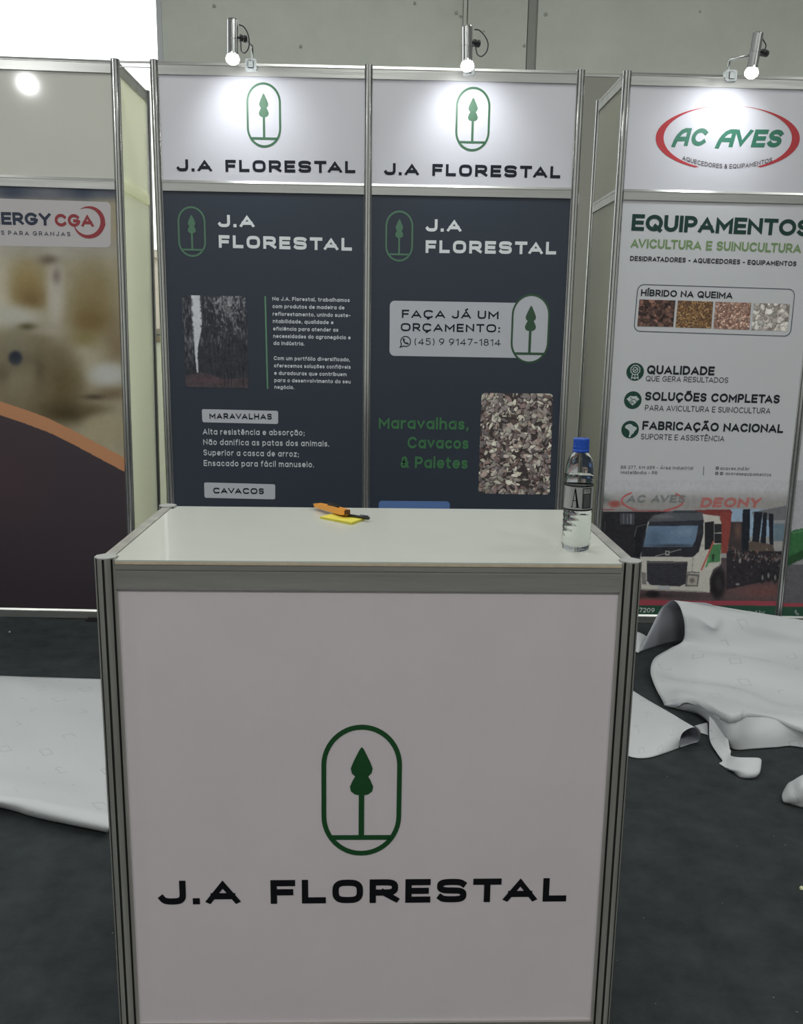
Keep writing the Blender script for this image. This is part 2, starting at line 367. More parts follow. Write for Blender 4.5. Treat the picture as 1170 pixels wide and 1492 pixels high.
# ------------------------------------------------------------------ flat print placed on a plane
class Plane:
    """a printed face: maps a photo position to local coordinates of root on plane local y = off"""
    def __init__(s, root, parent, off=0): s.root = root; s.parent = parent; s.off = off; s.inv = np.array(root.matrix_basis.inverted())
    def loc(s, px, py, up=0):
        c = s.inv@np.append(CAM, 1); d = s.inv[:3, :3]@ray(px, py); t = (s.off-up-c[1])/d[1]; p = c[:3]+d*t; return np.array([p[0], p[2]])
    def polys(s, name, polys, m, up=.0006, label=None):
        b = MB(); y = s.off-up
        for i, p in enumerate(polys):
            ar = sum(p[k-1][0]*p[k][1]-p[k][0]*p[k-1][1] for k in range(len(p)))
            if abs(ar) < 1e-10: continue
            b.add([(q[0], y-3e-5*(i % 9), q[1]) for q in (p if ar > 0 else p[::-1])], [tuple(range(len(p)))])
        me = b.mesh(name, m); return link(name, me, s.parent, label)
    def text(s, st, a, e, cap, m, t=.18, xs=1., sp=.2, sq=2., slant=0, up=.0012, warp=0, name='lettering', acc=None, space=None):
        q, w = text_quads(st, t, xs, sp, sq, slant, space)
        A0 = s.loc(*a); E0 = s.loc(*e); d = E0-A0; n = np.array([-d[1], d[0]])/np.hypot(*d)
        h = np.hypot(*(s.loc(a[0], a[1]-cap)-A0))
        P = []
        for k in q:
            P.append([A0+d*(v[0]/w)+n*(h*v[1]-(warp*h*(1-(2*v[0]/w-1)**2))) for v in k])
        if acc is not None: acc += P; return
        return s.polys(name, P, m, up)
    def rrect(s, c4, r, n=5):
        """rounded quad: c4 photo corners tl,tr,br,bl ; r in local metres"""
        C = [s.loc(*c) for c in c4]; out = []
        for i in range(4):
            p = C[i]; a = C[i-1]-p; b2 = C[(i+1) % 4]-p; a = a/np.hypot(*a); b2 = b2/np.hypot(*b2)
            p0 = p+a*r; p1 = p+b2*r; 
            for k in range(n+1):
                t = k/n; out.append((1-t)**2*p0+2*t*(1-t)*(p+ (a+b2)*r*.15)+t*t*p1)
        return out
    def logo(s, x0, x1, y0, y1, m, fill=None, dx=0, th=.062, mfill=None, up=.0012):
        """tree in a stadium; x0..x1, y0..y1 photo extents"""
        c = s.loc((x0+x1)/2-dx/2, (y0+y1)/2); w = np.hypot(*(s.loc(x1, (y0+y1)/2)-s.loc(x0, (y0+y1)/2))); hh = np.hypot(*(s.loc((x0+x1)/2, y0)-s.loc((x0+x1)/2, y1)))
        sx = w; sy = hh/1.636
        T = lambda x, y: c+np.array([x*sx, y*sy])
        r = .5-th/2; hs = .818-.5; ring = []
        for k in range(25): t = PI*k/24; ring.append((r*math.cos(t), hs+r*math.sin(t)))
        for k in range(25): t = PI+PI*k/24; ring.append((r*math.cos(t), -hs+r*math.sin(t)))
        P = [[T(v.x, v.y) for v in q] for q in ribbon(ring, th/2, True)]
        if mfill: s.polys('logo_field', [[T(x, y) for x, y in ring]], mfill, up-.0003)
        f = lambda X_, Y_: ((X_-579)/220, (212-Y_)/220)
        half = [(0, 92), (5, 97), (22, 130), (30, 150), (27, 163), (18, 172), (24, 182), (32, 200), (29, 213), (18, 221), (7.5, 223), (7.5, 336)]
        tree = [f(579+a, y) for a, y in half]; 
        for i in range(len(half)-1):
            a, b2 = half[i], half[i+1]
            P.append([T(*f(579-a[0], a[1])), T(*f(579+a[0], a[1])), T(*f(579+b2[0], b2[1])), T(*f(579-b2[0], b2[1]))])
        xw = .5*math.sqrt(max(0, 1-((.58-hs)/.5)**2))-.02
        P.append([T(-xw-.012, -.555), T(xw+.012, -.555), T(xw-.012, -.615), T(-xw+.012, -.615)])
        return s.polys('tree_logo', P, m, up)
# ------------------------------------------------------------------ painted prints (colours per grid point)
class Paint:
    def __init__(s, x0, y0, x1, y1, res, bg):
        s.x0, s.y0 = x0, y0; s.nx = int((x1-x0)*res)+1; s.ny = int((y1-y0)*res)+1; s.x1, s.y1 = x1, y1
        s.X, s.Y = np.meshgrid(np.linspace(x0, x1, s.nx), np.linspace(y0, y1, s.ny)); s.C = np.ones((s.ny, s.nx, 3))*np.array(bg, float)
    def mask(s, pts):
        m = np.zeros(s.X.shape, bool); n = len(pts)
        ys = [p[1] for p in pts]; r0 = max(0, int((min(ys)-s.y0)/(s.y1-s.y0)*(s.ny-1))); r1 = min(s.ny, int((max(ys)-s.y0)/(s.y1-s.y0)*(s.ny-1))+2)
        xs = [p[0] for p in pts]; c0 = max(0, int((min(xs)-s.x0)/(s.x1-s.x0)*(s.nx-1))); c1 = min(s.nx, int((max(xs)-s.x0)/(s.x1-s.x0)*(s.nx-1))+2)
        if r1 <= r0 or c1 <= c0: return m
        X_ = s.X[r0:r1, c0:c1]; Y_ = s.Y[r0:r1, c0:c1]; k = np.zeros(X_.shape, bool)
        for i in range(n):
            (xa, ya), (xb, yb) = pts[i], pts[(i+1) % n]
            if ya == yb: continue
            cnd = ((ya > Y_) != (yb > Y_)) & (X_ < (xb-xa)*(Y_-ya)/(yb-ya)+xa); k ^= cnd
        m[r0:r1, c0:c1] = k; return m
    def poly(s, pts, c, a=1.): m = s.mask(pts); s.C[m] = s.C[m]*(1-a)+np.array(c)*a
    def line(s, pts, w, c, a=1.):
        for q in ribbon(pts, w/2, False, False): s.poly([tuple(v) for v in q], c, a)
    def blob(s, cx, cy, rx, ry, c, a=1., hard=2.): 
        d = ((s.X-cx)/rx)**2+((s.Y-cy)/ry)**2; k = (a*np.exp(-d**(hard/2)))[..., None]; s.C = s.C*(1-k)+np.array(c)*k
    def noise(s, cell, amp, sx=1., m=None):
        nx = int((s.x1-s.x0)/cell/sx)+3; ny = int((s.y1-s.y0)/cell)+3; g = RNG.uniform(-1, 1, (ny, nx))
        u = (s.X-s.x0)/cell/sx; v = (s.Y-s.y0)/cell; i = u.astype(int); j = v.astype(int); fu = u-i; fv = v-j
        k = (g[j, i]*(1-fu)+g[j, i+1]*fu)*(1-fv)+(g[j+1, i]*(1-fu)+g[j+1, i+1]*fu)*fv
        k = k*amp
        if m is not None: k = k*m
        s.C = np.clip(s.C+k[..., None], 0, 255)
    def blur(s, n):
        for _ in range(n):
            p = np.pad(s.C, ((1, 1), (1, 1), (0, 0)), 'edge'); s.C = (p[:-2, 1:-1]+p[2:, 1:-1]+p[1:-1, :-2]+p[1:-1, 2:]+2*s.C)/6
    def mesh(s, name, mapf, m, parent, y, clampx=None, clampz=None, quad=None):
        pts = np.zeros((s.ny*s.nx, 3))
        if quad is None:
            L = mapf(s.X.ravel(), s.Y.ravel())
        else:
            u = ((s.X-s.x0)/(s.x1-s.x0)).ravel()[:, None]; v = ((s.Y-s.y0)/(s.y1-s.y0)).ravel()[:, None]
            q = [np.array(k) for k in quad]; L = (q[0]*(1-u)+q[1]*u)*(1-v)+(q[3]*(1-u)+q[2]*u)*v
        pts[:, 0] = L[:, 0]; pts[:, 1] = y; pts[:, 2] = L[:, 1]
        if clampx: pts[:, 0] = np.clip(pts[:, 0], *clampx)
        if clampz: pts[:, 2] = np.clip(pts[:, 2], *clampz)
        i = np.arange((s.ny-1)*(s.nx-1)); r = i//(s.nx-1); c = i % (s.nx-1); a = r*s.nx+c
        F_ = np.stack([a, a+s.nx, a+s.nx+1, a+1], 1)
        d = np.abs(pts[F_[:, 0], 0]-pts[F_[:, 2], 0])*np.abs(pts[F_[:, 0], 2]-pts[F_[:, 2], 2]); F_ = F_[d > 1e-12]
        me = bpy.data.meshes.new(name); me.from_pydata(pts.tolist(), [], F_.tolist()); me.materials.append(m)
        at = me.color_attributes.new('Col', 'FLOAT_COLOR', 'POINT'); c = s.C.reshape(-1, 3)/255.; c = c*.78+c.mean(1, keepdims=True)*.22
        c = np.where(c <= .04045, c/12.92, ((c+.055)/1.055)**2.4); at.data.foreach_set('color', np.hstack([c, np.ones((len(c), 1))]).ravel().astype(np.float32))
        return link(name, me, parent)
def vloc(pl, up=0):
    def f(x, y):
        D = CW[None]+((x-PPX)/F)[:, None]*CR[None]-((y-PPY)/F)[:, None]*CU[None]
        c = (pl.inv@np.append(CAM, 1))[:3]; D = D@pl.inv[:3, :3].T; t = (pl.off-up-c[1])/D[:, 1]; P = c[None]+D*t[:, None]; return P[:, [0, 2]]
    return f

# ------------------------------------------------------------------ aluminium exhibition system
def post_profile(r=.02):
    P = []
    ri = r; s_ = r*math.tan(PI/8)
    for k in range(8):
        a = PI/4*k; c, s2 = math.cos(a), math.sin(a)
        for u, v in ((ri-.0004, -s_-.0001), (ri, -s_+.0018), (ri, -.0023), (ri-.005, -.0023), (ri-.005, .0023), (ri, .0023), (ri, s_-.0018)):
            P.append((u*c-v*s2, u*s2+v*c))
    return P
_pm = {}
def post(parent, x, y, h, worn=False, name='post'):
    key = (round(h, 4), worn)
    if key not in _pm:
        pr = post_profile(); b = MB(); n = len(pr)
        b.add([(p[0], p[1], 0) for p in pr]+[(p[0], p[1], h) for p in pr], [(i, (i+1) % n, n+(i+1) % n, n+i) for i in range(n)])
        for k, f in enumerate(list(b.mi)): b.mi[k] = 1 if k % 7 in (2, 3, 4) else 0
        b.lathe([(.0197, h), (.0197, h+.0025)], 8, k=2)
        for i in range(len(b.v)-16, len(b.v)):
            v = b.v[i]; c, s_ = math.cos(PI/8), math.sin(PI/8); b.v[i] = ((v[0]*c-v[1]*s_)*1.08, (v[0]*s_+v[1]*c)*1.08, v[2])
        me = b.mesh('post', [M['aluc' if worn else 'alu'], M['groove' if worn else 'groove2'], M['cap']])
        bm = bmesh.new(); bm.from_mesh(me)
        for f in bm.faces: f.smooth = True
        for e_ in bm.edges: e_.smooth = len(e_.link_faces) == 2 and e_.calc_face_angle(0) < .5
        bm.to_mesh(me); bm.free(); _pm[key] = me
    o = link(name, _pm[key], parent); o.location = (x, y, 0); return o
def rail(parent, x0, x1, z0, z1, y=0, m='alur', name='rail', d=.012):
    # beam with a grooved lip along its upper edge
    h = z1-z0; pr = [(y-d, z0), (y-d, z1-.3*h), (y-d+.004, z1-.3*h), (y-d+.004, z1-.24*h), (y-d, z1-.24*h), (y-d, z1-.2*h), (y-d+.0045, z1), (y+d, z1), (y+d, z0)]
    b = MB(); b.prism([(p[0], p[1]) for p in pr], x0, x1, 'x'); return b.build(name, M[m], parent)
def railY(parent, x, y0, y1, z0, z1, m='alur', name='side_rail', d=.010):
    h = z1-z0; pr = [(x-d, z0), (x-d, z1-.3*h), (x-d+.003, z1-.27*h), (x-d, z1-.24*h), (x-d, z1), (x+d, z1), (x+d, z1-.24*h), (x+d-.003, z1-.27*h), (x+d, z1-.3*h), (x+d, z0)]
    return MB().prism(pr, y0, y1, 'y').build(name, M[m], parent)
ZT, ZM = 2.6979, 2.1765; BAY = .99
XJ, XL, XA = -1.0503, -1.265, 1.1364

# ---- centre booth wall
ja = thing('booth_wall', 'aluminium framed booth wall with two dark navy posters under white tree logo headers, directly behind the counter', 'booth wall', (XJ, WY, 0))
for k in range(3): post(ja, k*BAY, 0, ZT)
bpy.context.view_layer.update()
def bays(root, x0s, hm, hlabel, blabels, bm_):
    res = []
    for k, x0 in enumerate(x0s):
        a, c = x0+.019, x0+BAY-.019
        rail(root, a, c, ZT-.06, ZT-.004); rail(root, a, c, ZM-.05, ZM); rail(root, a, c, .004, .05)
        h = MB().box(a-.004, c+.004, -.004, .004, ZM-.002, ZT-.058).build('header_panel', M[hm], root, label=hlabel)
        p = MB().box(a-.004, c+.004, -.004, .004, .048, ZM-.048).build('poster_panel', M[bm_[k]], root, label=blabels[k])
        res.append((h, p))
    return res
(h1, p1), (h2, p2) = bays(ja, [0, BAY], 'header', 'white header with green tree logo and black lettering', ['navy poster with a forest picture and lists', 'navy poster with phone number plate and wood chip picture'], ['navy', 'navy'])
MB().box(BAY*2+.02, XA-XJ-.02, -.006, .006, ZT-.026, ZT-.016).build('tie_bar', M['alur'], ja)
MB().box(XL-XJ+.04, -.02, -.006, .006, ZT-.012, ZT-.004).box(XL-XJ+.04, -.02, -.003, .003, ZT-.032, ZT-.028).build('tie_bar', M['alur'], ja)
BLK = ink(22, 26, 38, 1.2); WIDE = dict(t=.265, xs=1.32, sp=.30, sq=3.0, space=1.0)
GRN = mat('green_print', (.045, .15, .075), .45); GRN2 = mat('pale_green_print', (.10, .22, .14), .45); SIL = ink(188, 192, 198, 1.7); PLATE = ink(158, 159, 166, KW)
H1 = Plane(ja, h1, -.004); H2 = Plane(ja, h2, -.004); B1 = Plane(ja, p1, -.004); B2 = Plane(ja, p2, -.004)
H1.text('J.A FLORESTAL', (257.4, 249.7), (517.7, 252.5), 17.6, BLK, **WIDE); H1.logo(359.3, 409.6, 120.3, 215.6, GRN)
H2.text('J.A FLORESTAL', (559.4, 255), (816, 260), 17.6, BLK, **WIDE); H2.logo(663.7, 714, 126.8, 221, GRN)
B1.logo(259.3, 299.8, 300.8, 374.5, GRN2); B1.text('J.A', (317.7, 331), (370.8, 331.5), 18, SIL, **WIDE); B1.text('FLORESTAL', (319, 361), (512.7, 365.5), 18.5, SIL, **WIDE)
B2.logo(561.5, 601.9, 307, 381.4, GRN2); B2.text('J.A', (620, 337.3), (672, 338), 18, SIL, **WIDE); B2.text('FLORESTAL', (620, 368.5), (810, 371), 18.5, SIL, **WIDE)
# poster 1
B1.polys('green_rule', [[B1.loc(385.3, 431.5), B1.loc(387.6, 431.5), B1.loc(391, 566.5), B1.loc(388.8, 566.5)]], ink(82, 118, 94), .0012)
acc = []
LN = [("Na J.A. Florestal, trabalhamos", 437.6, 397, 509.5), ("com produtos de madeira de", 448.6, 397.2, 501.8), ("reflorestamento, unindo suste-", 459.7, 397.4, 510.5),
      ("ntabilidade, qualidade e", 470.4, 397.7, 485.8), ("eficiência para atender as", 481.2, 398, 492.8), ("necessidades do agronegócio e", 492, 398.2, 510.8), ("da indústria.", 502.3, 398.6, 443.5),
      ("Com um portfólio diversificado,", 524.2, 399, 510), ("oferecemos soluções confiáveis", 535, 399.3, 510.8), ("e duradouras que contribuem", 545.8, 399.6, 505), ("para o desenvolvimento do seu", 556.3, 399.8, 510.8), ("negócio.", 566.2, 400, 428.7)]
for t_, y, xa, xb in LN: B1.text(t_, (xa, y+.3), (xb, y+.3+2.2*(xb-xa)/110), 5.6, None, t=.2, xs=1.15, sp=.22, acc=acc)
B1.polys('body_text', acc, ink(188, 192, 198, 1.6), .0012)
for t_, c4, ta, tb in (('MARAVALHAS', [(294, 596), (405.3, 598.6), (405.3, 617.8), (295, 615.2)], (305.4, 610.4), (396, 611.4)), ('CAVACOS', [(297.4, 702.8), (401, 705.6), (401, 727.6), (298, 725.2)], (311, 718.9), (384.5, 720))):
    B1.polys('plate', [B1.rrect(c4, .008)], PLATE, .0008); B1.text(t_, ta, tb, 8.6, BLK, t=.245, xs=1.35, sp=.3, sq=2.8, up=.0014)
acc = []
for t_, a, c in (("Alta resistência e absorção;", (295.7, 633), (443.8, 634.6)), ("Não danifica as patas dos animais.", (296.4, 648), (479.6, 650.6)), ("Superior a casca de arroz;", (296.7, 663.4), (435.4, 665.6)), ("Ensacado para fácil manuseio.", (297, 678.8), (457.5, 681))):
    B1.text(t_, a, c, 8.6, None, t=.17, xs=1.15, sp=.27, acc=acc)
B1.polys('list_text', acc, ink(178, 182, 186, 1.7), .0012)
PR = printmat('printed_picture')
def spots(pt, n, pal, s0, s1, asp=.5, dark=(30, 25, 25)):
    for i in range(n):
        cx = random.uniform(pt.x0, pt.x1); cy = random.uniform(pt.y0, pt.y1); s_ = random.uniform(s0, s1); a = random.uniform(0, PI); k = random.uniform(asp*.6, asp*1.5)
        P = []
        for j in range(7):
            t = 2*PI*j/7; r = random.uniform(.75, 1.15); u = s_*r*math.cos(t); v = s_*k*r*math.sin(t); P.append((cx+u*math.cos(a)-v*math.sin(a), cy+u*math.sin(a)+v*math.cos(a)))
        pt.poly([(x+s_*.13, y+s_*.16) for x, y in P], dark, .75)
        c = np.array(random.choice(pal))*random.uniform(.75, 1.15); pt.poly(P, c)
        m = [(cx+(x-cx)*.55-s_*.1, cy+(y-cy)*.55-s_*.1) for x, y in P]; pt.poly(m, np.clip(c*1.13, 0, 255), .7)
# forest picture
pt = Paint(0, 0, 96, 135, 1.6, (46, 48, 56))
for i in range(420):
    x = random.uniform(0, 96); y = random.uniform(0, 118)**1.0; l_ = random.uniform(2, 16); v = random.choice([30, 38, 62, 74, 88]) if y < 75 else random.choice([34, 40, 50, 56])
    pt.line([(x, y), (x+random.uniform(-.6, .6), y+l_)], random.uniform(.7, 2), (v, v+2, v+8), .8)
for i in range(260):
    x = random.gauss(68, 15); y = abs(random.gauss(14, 16)); v = random.uniform(100, 160); pt.blob(x, y, random.uniform(.5, 1.2), random.uniform(.8, 2.4), (v, v, v+6), .8)
for i in range(60):
    x = random.uniform(0, 20); y = random.gauss(60, 20); pt.blob(x*.6+2, y, .6, 3, (120, 122, 128), .6)
edge = [(14, 0), (27, 0), (28, 20), (29, 36), (27, 50), (25, 62), (22, 74), (20, 90), (20.5, 113), (18, 113), (17, 90), (15.5, 70), (15, 45), (13, 25)]
pt.poly([(x+random.uniform(-.6, .6), y) for x, y in edge], (172, 174, 182)); 
for i in range(60): pt.blob(random.choice([14, 28])+random.uniform(-1.5, 1.5), random.uniform(2, 62), 1.2, 1.2, (60, 62, 70), .8)
pt.poly([(0, 118), (25, 112), (60, 122), (96, 118), (96, 135), (0, 135)], (66, 56, 62)); pt.blob(35, 124, 25, 4, (88, 62, 70), .7)
for x in (60, 65, 70, 88): pt.line([(x, 100), (x, 131)], 1.6, (36, 36, 44))
pt.noise(2, 8); pt.noise(6, 6); pt.blur(1)
pt.mesh('forest_picture', None, PR, p1, -.0052, quad=[B1.loc(264.5, 430), B1.loc(359, 431.5), B1.loc(362.6, 566), B1.loc(270.5, 564)])
# poster 2
B2.polys('plate', [B2.rrect([(568, 438), (772, 441.6), (772, 521.8), (567.5, 518.3)], .022)], PLATE, .0008)
B2.logo(744.8, 800.5, 428.6, 530, mat('dark_green_print', (.04, .10, .055), .45), th=.05, mfill=PLATE, up=.0016)
PH = dict(t=.205, xs=1.3, sp=.3, sq=2.8)
B2.text('FAÇA JÁ UM', (585.5, 463.2), (726.2, 465), 12, BLK, **PH); B2.text('ORÇAMENTO:', (583.8, 482.6), (728.3, 484.5), 12, BLK, **PH)
B2.text('(45) 9 9147-1814', (604, 502.6), (729, 504), 10, BLK, t=.13, xs=1.2, sp=.26)
# round phone chat mark
cc = B2.loc(591, 497.5); R_ = np.hypot(*(B2.loc(599, 497.5)-cc)); q = [[cc+np.array([v.x, v.y])*R_ for v in k] for k in ribbon([(math.cos(t)*.9, math.sin(t)*.9) for t in np.linspace(math.radians(-115), math.radians(215), 24)]+[(-1.0, -1.05), (-.38, -.82)], .085, True)]
q += [[cc+np.array([v.x, v.y])*R_ for v in k] for k in ribbon([(-.38, .38), (-.32, .0), (.0, -.32), (.40, -.38)], .12)]+[[cc+np.array([v.x, v.y])*R_ for v in k] for k in ribbon([(-.42, .40), (-.24, .3)], .12)+ribbon([(.24, -.28), (.42, -.4)], .12)]
B2.polys('phone_mark', q, BLK, .0014)
GR3 = ink(56, 100, 66, 1.7)
for t_, a, c in (('Maravalhas,', (551.8, 624.5), (682.6, 626.3)), ('Cavacos', (593.7, 653.2), (682.3, 654.3)), ('& Paletes', (583.6, 681.8), (681, 683))):
    B2.text(t_, a, c, 17, GR3, t=.2, xs=1.05, sp=.16)
B2.polys('blue_plate', [B2.rrect([(551.8, 729.5), (655.5, 730.5), (654.5, 765), (551.5, 765)], .016)], ink(76, 102, 148), .0008)
pt = Paint(0, 0, 106, 150, 1.7, (60, 52, 52)); pal = [(165, 155, 148), (140, 128, 124), (120, 98, 96), (180, 172, 160), (98, 78, 76), (150, 130, 122), (170, 165, 150), (110, 100, 102)]
spots(pt, 260, pal, 4, 10, .5); spots(pt, 420, pal, 2, 7, .42); pt.noise(1.5, 9)
K = [B2.loc(701.6, 572.5), B2.loc(805.8, 573.5), B2.loc(800.9, 721), B2.loc(696.6, 719)]
wc = pt.mesh('wood_chip_picture', None, PR, p2, -.0052, quad=K)
# rounded corners of the picture: clip by colouring the corner cells like the poster
navy = np.array([46, 53, 66]); 
def round_corners(o, pt, r, col):
    at = o.data.color_attributes['Col']; X_, Y_ = pt.X, pt.Y; m = np.zeros(X_.shape, bool)
    for cx, cy, sx, sy in ((r, r, -1, -1), (pt.x1-r, r, 1, -1), (r, pt.y1-r, -1, 1), (pt.x1-r, pt.y1-r, 1, 1)):
        m |= ((X_-cx)*sx > 0) & ((Y_-cy)*sy > 0) & ((X_-cx)**2+(Y_-cy)**2 > r*r)
    d = np.zeros(len(at.data)*4, np.float32); at.data.foreach_get('color', d); d = d.reshape(-1, 4); d[m.ravel(), :3] = [lin(v) for v in col]; at.data.foreach_set('color', d.ravel())
round_corners(wc, pt, 6, navy)

# ---- left booth wall
lb = thing('booth_wall', 'aluminium framed booth wall with blank glossy header above the chick poster, left edge of the photo', 'booth wall', (XL, WY, 0), (0, .013, 0))
bpy.context.view_layer.update()
post(lb, 0, 0, ZT); post(lb, -BAY, 0, ZT); post(lb, 0, .539, ZT)
(hl, pl_), = bays(lb, [-BAY], 'gloss', 'blank glossy white header', ['poster with chicks above a dark brown curve'], ['white_print'])
MB().box(-.003, .003, .018, .522, .05, ZM-.03).build('side_panel', M['side'], lb); MB().box(-.003, .003, .018, .522, ZM+.0, ZT-.05).build('side_panel', M['side'], lb)
for z0, z1 in ((ZT-.055, ZT-.002), (ZM-.045, ZM+.005), (.004, .05)): railY(lb, 0, .019, .52, z0, z1, 'side' if z0 == ZM-.045 else 'alur')
L_ = Plane(lb, pl_, -.004)
pt = Paint(-120, 258, 192, 905, .8, (140, 132, 112)); S5 = lambda x, y: (x/3.553, 270+y/3.553)
def bl(x, y, rx, ry, c, a=.9, h=2.): p = S5(x, y); pt.blob(p[0], p[1], rx/3.553, ry/3.553, c, a, h)
bl(300, 20, 900, 60, (84, 88, 100), 1, 4)
for x in (60, 430): bl(x, 30, 60, 40, (62, 70, 86), .8)
bl(250, 30, 70, 40, (112, 112, 118), .6)
bl(300, 330, 600, 60, (140, 136, 128), .8, 4); bl(-60, 450, 70, 240, (160, 154, 140), .9); bl(20, 560, 60, 150, (166, 160, 146), .9)
bl(140, 520, 105, 140, (136, 118, 80), .95, 3); bl(165, 600, 75, 70, (108, 88, 54), .8); bl(290, 560, 48, 220, (158, 152, 142), .95, 3); bl(255, 385, 50, 26, (100, 88, 76), .9); bl(292, 470, 24, 45, (112, 100, 96), .8)
bl(480, 600, 125, 200, (124, 110, 78), .95, 3); bl(470, 700, 100, 70, (108, 88, 52), .8); bl(430, 800, 60, 40, (122, 110, 66), .7); bl(600, 820, 60, 130, (116, 100, 76), .8); bl(430, 900, 70, 70, (150, 143, 124), .9, 3)
bl(150, 1000, 260, 260, (108, 98, 76), .97, 5); bl(330, 1050, 110, 170, (96, 84, 58), .85, 3); bl(60, 680, 170, 60, (158, 156, 148), .95, 3); bl(240, 745, 90, 34, (142, 134, 120), .85, 3)
bl(60, 830, 110, 90, (122, 116, 98), .8); bl(140, 732, 44, 18, (84, 78, 56), .85); bl(80, 895, 36, 38, (30, 40, 64), 1, 5); bl(92, 905, 75, 65, (80, 74, 66), .35); bl(90, 1020, 130, 90, (124, 114, 96), .75); bl(205, 960, 30, 90, (84, 74, 58), .5); bl(10, 980, 40, 50, (88, 78, 64), .5)
bl(560, 980, 110, 65, (154, 154, 150), .95, 4); bl(580, 1080, 100, 36, (108, 92, 72), .85); bl(485, 1096, 60, 15, (76, 66, 56), .8); bl(350, 1180, 150, 60, (72, 62, 44), .85); bl(470, 1160, 90, 30, (92, 80, 56), .6)
bl(545, 1265, 130, 85, (142, 132, 108), .97, 6)
for x, y in ((-200, 700), (-300, 900)): bl(x, y, 140, 160, (132, 118, 84), .8)
pt.C = np.clip((pt.C-118)*1.22+114, 0, 255); pt.noise(14, 3); pt.noise(4, 2)
cur = [(-430, 1040), (-250, 1070), (0, 1152), (130, 1195), (250, 1240), (370, 1298), (500, 1368), (645, 1445), (700, 1475)]
top = [S5(x, y-34) for x, y in cur]; bot = [S5(x, y+38) for x, y in cur]
pt.poly(top+bot[::-1], (172, 112, 72))
pt.poly(bot+[(200, 910), (-125, 910)], (46, 38, 45)); mk = pt.mask(bot+[(200, 910), (-125, 910)])
pt.C[mk] += (np.clip(1-(pt.Y[mk]-600)/260, 0, 1)[:, None])*np.array([14, 12, 11]); pt.blob(10, 700, 50, 60, (72, 46, 54), .35)
pt.mesh('chick_picture', vloc(L_, .0006), PR, pl_, -.0046, clampx=(-BAY+.016, -.016), clampz=(.05, ZM-.05))
L_.polys('plate', [L_.rrect([(-95, 286), (161.5, 294.6), (161.5, 360.8), (-95, 357)], .02)], ink(158, 154, 156), .0012)
NV = ink(44, 50, 66, 1.5); RD = ink(142, 58, 64, 1.25)
L_.text('ENERGY', (-33, 326.8), (74.8, 328.8), 18.5, NV, t=.25, xs=1.05, sp=.1, up=.0018); L_.text('CGA', (80.5, 330), (137, 331), 18.5, RD, t=.25, xs=1.05, sp=.1, up=.0018)
L_.text('S PARA GRANJAS', (2, 342.3), (102.8, 344.4), 6.4, NV, t=.18, xs=1.1, sp=.5, up=.0018)
sw = []; c5 = (463, 192)
for k in range(30):
    t = math.radians(125-k*10.4); w = 14*math.sin(PI*k/29)**.8+1.5; sw.append(((c5[0]+82*math.cos(t), c5[1]-84*math.sin(t)), (c5[0]+(82-w*1.5)*math.cos(t)-2, c5[1]-(84-w*1.5)*math.sin(t))))
L_.polys('red_swoosh', [[L_.loc(*S5(*sw[i][0])), L_.loc(*S5(*sw[i+1][0])), L_.loc(*S5(*sw[i+1][1])), L_.loc(*S5(*sw[i][1]))] for i in range(29)]+
         [[L_.loc(*S5(*p)) for p in ((522, 205), (548, 198), (540, 222), (515, 250))]], RD, .0018)

# ---- right booth wall
ac = thing('booth_wall', 'aluminium framed booth wall with white poster of a truck under a red oval header, right edge of the photo', 'booth wall', (XA, WY, 0), (0, .0043, 0))
bpy.context.view_layer.update()
for k in range(3): post(ac, k*BAY, 0, ZT)
post(ac, 0, .531, ZT)
(hA, pA), (hA2, pA2) = bays(ac, [0, BAY], 'header', 'white header panel', ['white poster with truck picture along its bottom', 'pale grey poster with green conveyor'], ['white_print', 'white_print'])
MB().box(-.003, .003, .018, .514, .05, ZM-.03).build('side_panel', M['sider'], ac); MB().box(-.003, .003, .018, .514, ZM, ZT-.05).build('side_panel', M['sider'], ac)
for z0, z1 in ((ZT-.055, ZT-.002), (ZM-.045, ZM+.005), (.004, .05)): railY(ac, 0, .019, .512, z0, z1)
HA = Plane(ac, hA, -.004); PA = Plane(ac, pA, -.004); PB = Plane(ac, pA2, -.004)
S2 = lambda x, y: (930+x/4.875, 140+y/4.875)
def cres(t0, t1, s_):
    P = []; n = 26
    for k in range(n+1):
        t = math.radians(t0+(t1-t0)*k/n); P.append((HA.loc(*S2(635+512*math.cos(t), 300-232*math.sin(t))), HA.loc(*S2(635+456*math.cos(t), 297-229*math.sin(t)))))
    return [[P[i][0], P[i+1][0], P[i+1][1], P[i][1]] for i in range(n)]
HA.polys('red_oval', cres(105, 243, 1)+cres(-63, 75, 1), ink(180, 62, 68, 1.2), .0012)
TG = mat('teal_green_print', (.04, .20, .13), .45)
acc = []; HA.text('αC', (978.5, 212.5), (1027, 213), 26, TG, acc=acc, t=.25, xs=.95, sp=.12, slant=.22); HA.text('αVES', (1042, 214.2), (1136, 215), 26, TG, acc=acc, t=.25, xs=.95, sp=.10, slant=.22)
HA.polys('lettering', acc, TG, .0012)
HA.text('AQUECEDORES & EQUIPAMENTOS', (994, 232.8), (1124.5, 235.8), 6.6, ink(60, 50, 60, 1.4), t=.16, xs=1., sp=.2, warp=1.75)
DG = ink(28, 56, 50, 1.4); DK = ink(30, 34, 42, 1.4)
PA.text('EQUIPAMENTOS', (919.6, 336), (1179, 344.5), 24.2, DG, t=.24, sp=.08)
PA.text('AVICULTURA E SUINUCULTURA', (918.5, 361.2), (1166.5, 369), 13.8, ink(104, 128, 88, 1.6), t=.22, sp=.11)
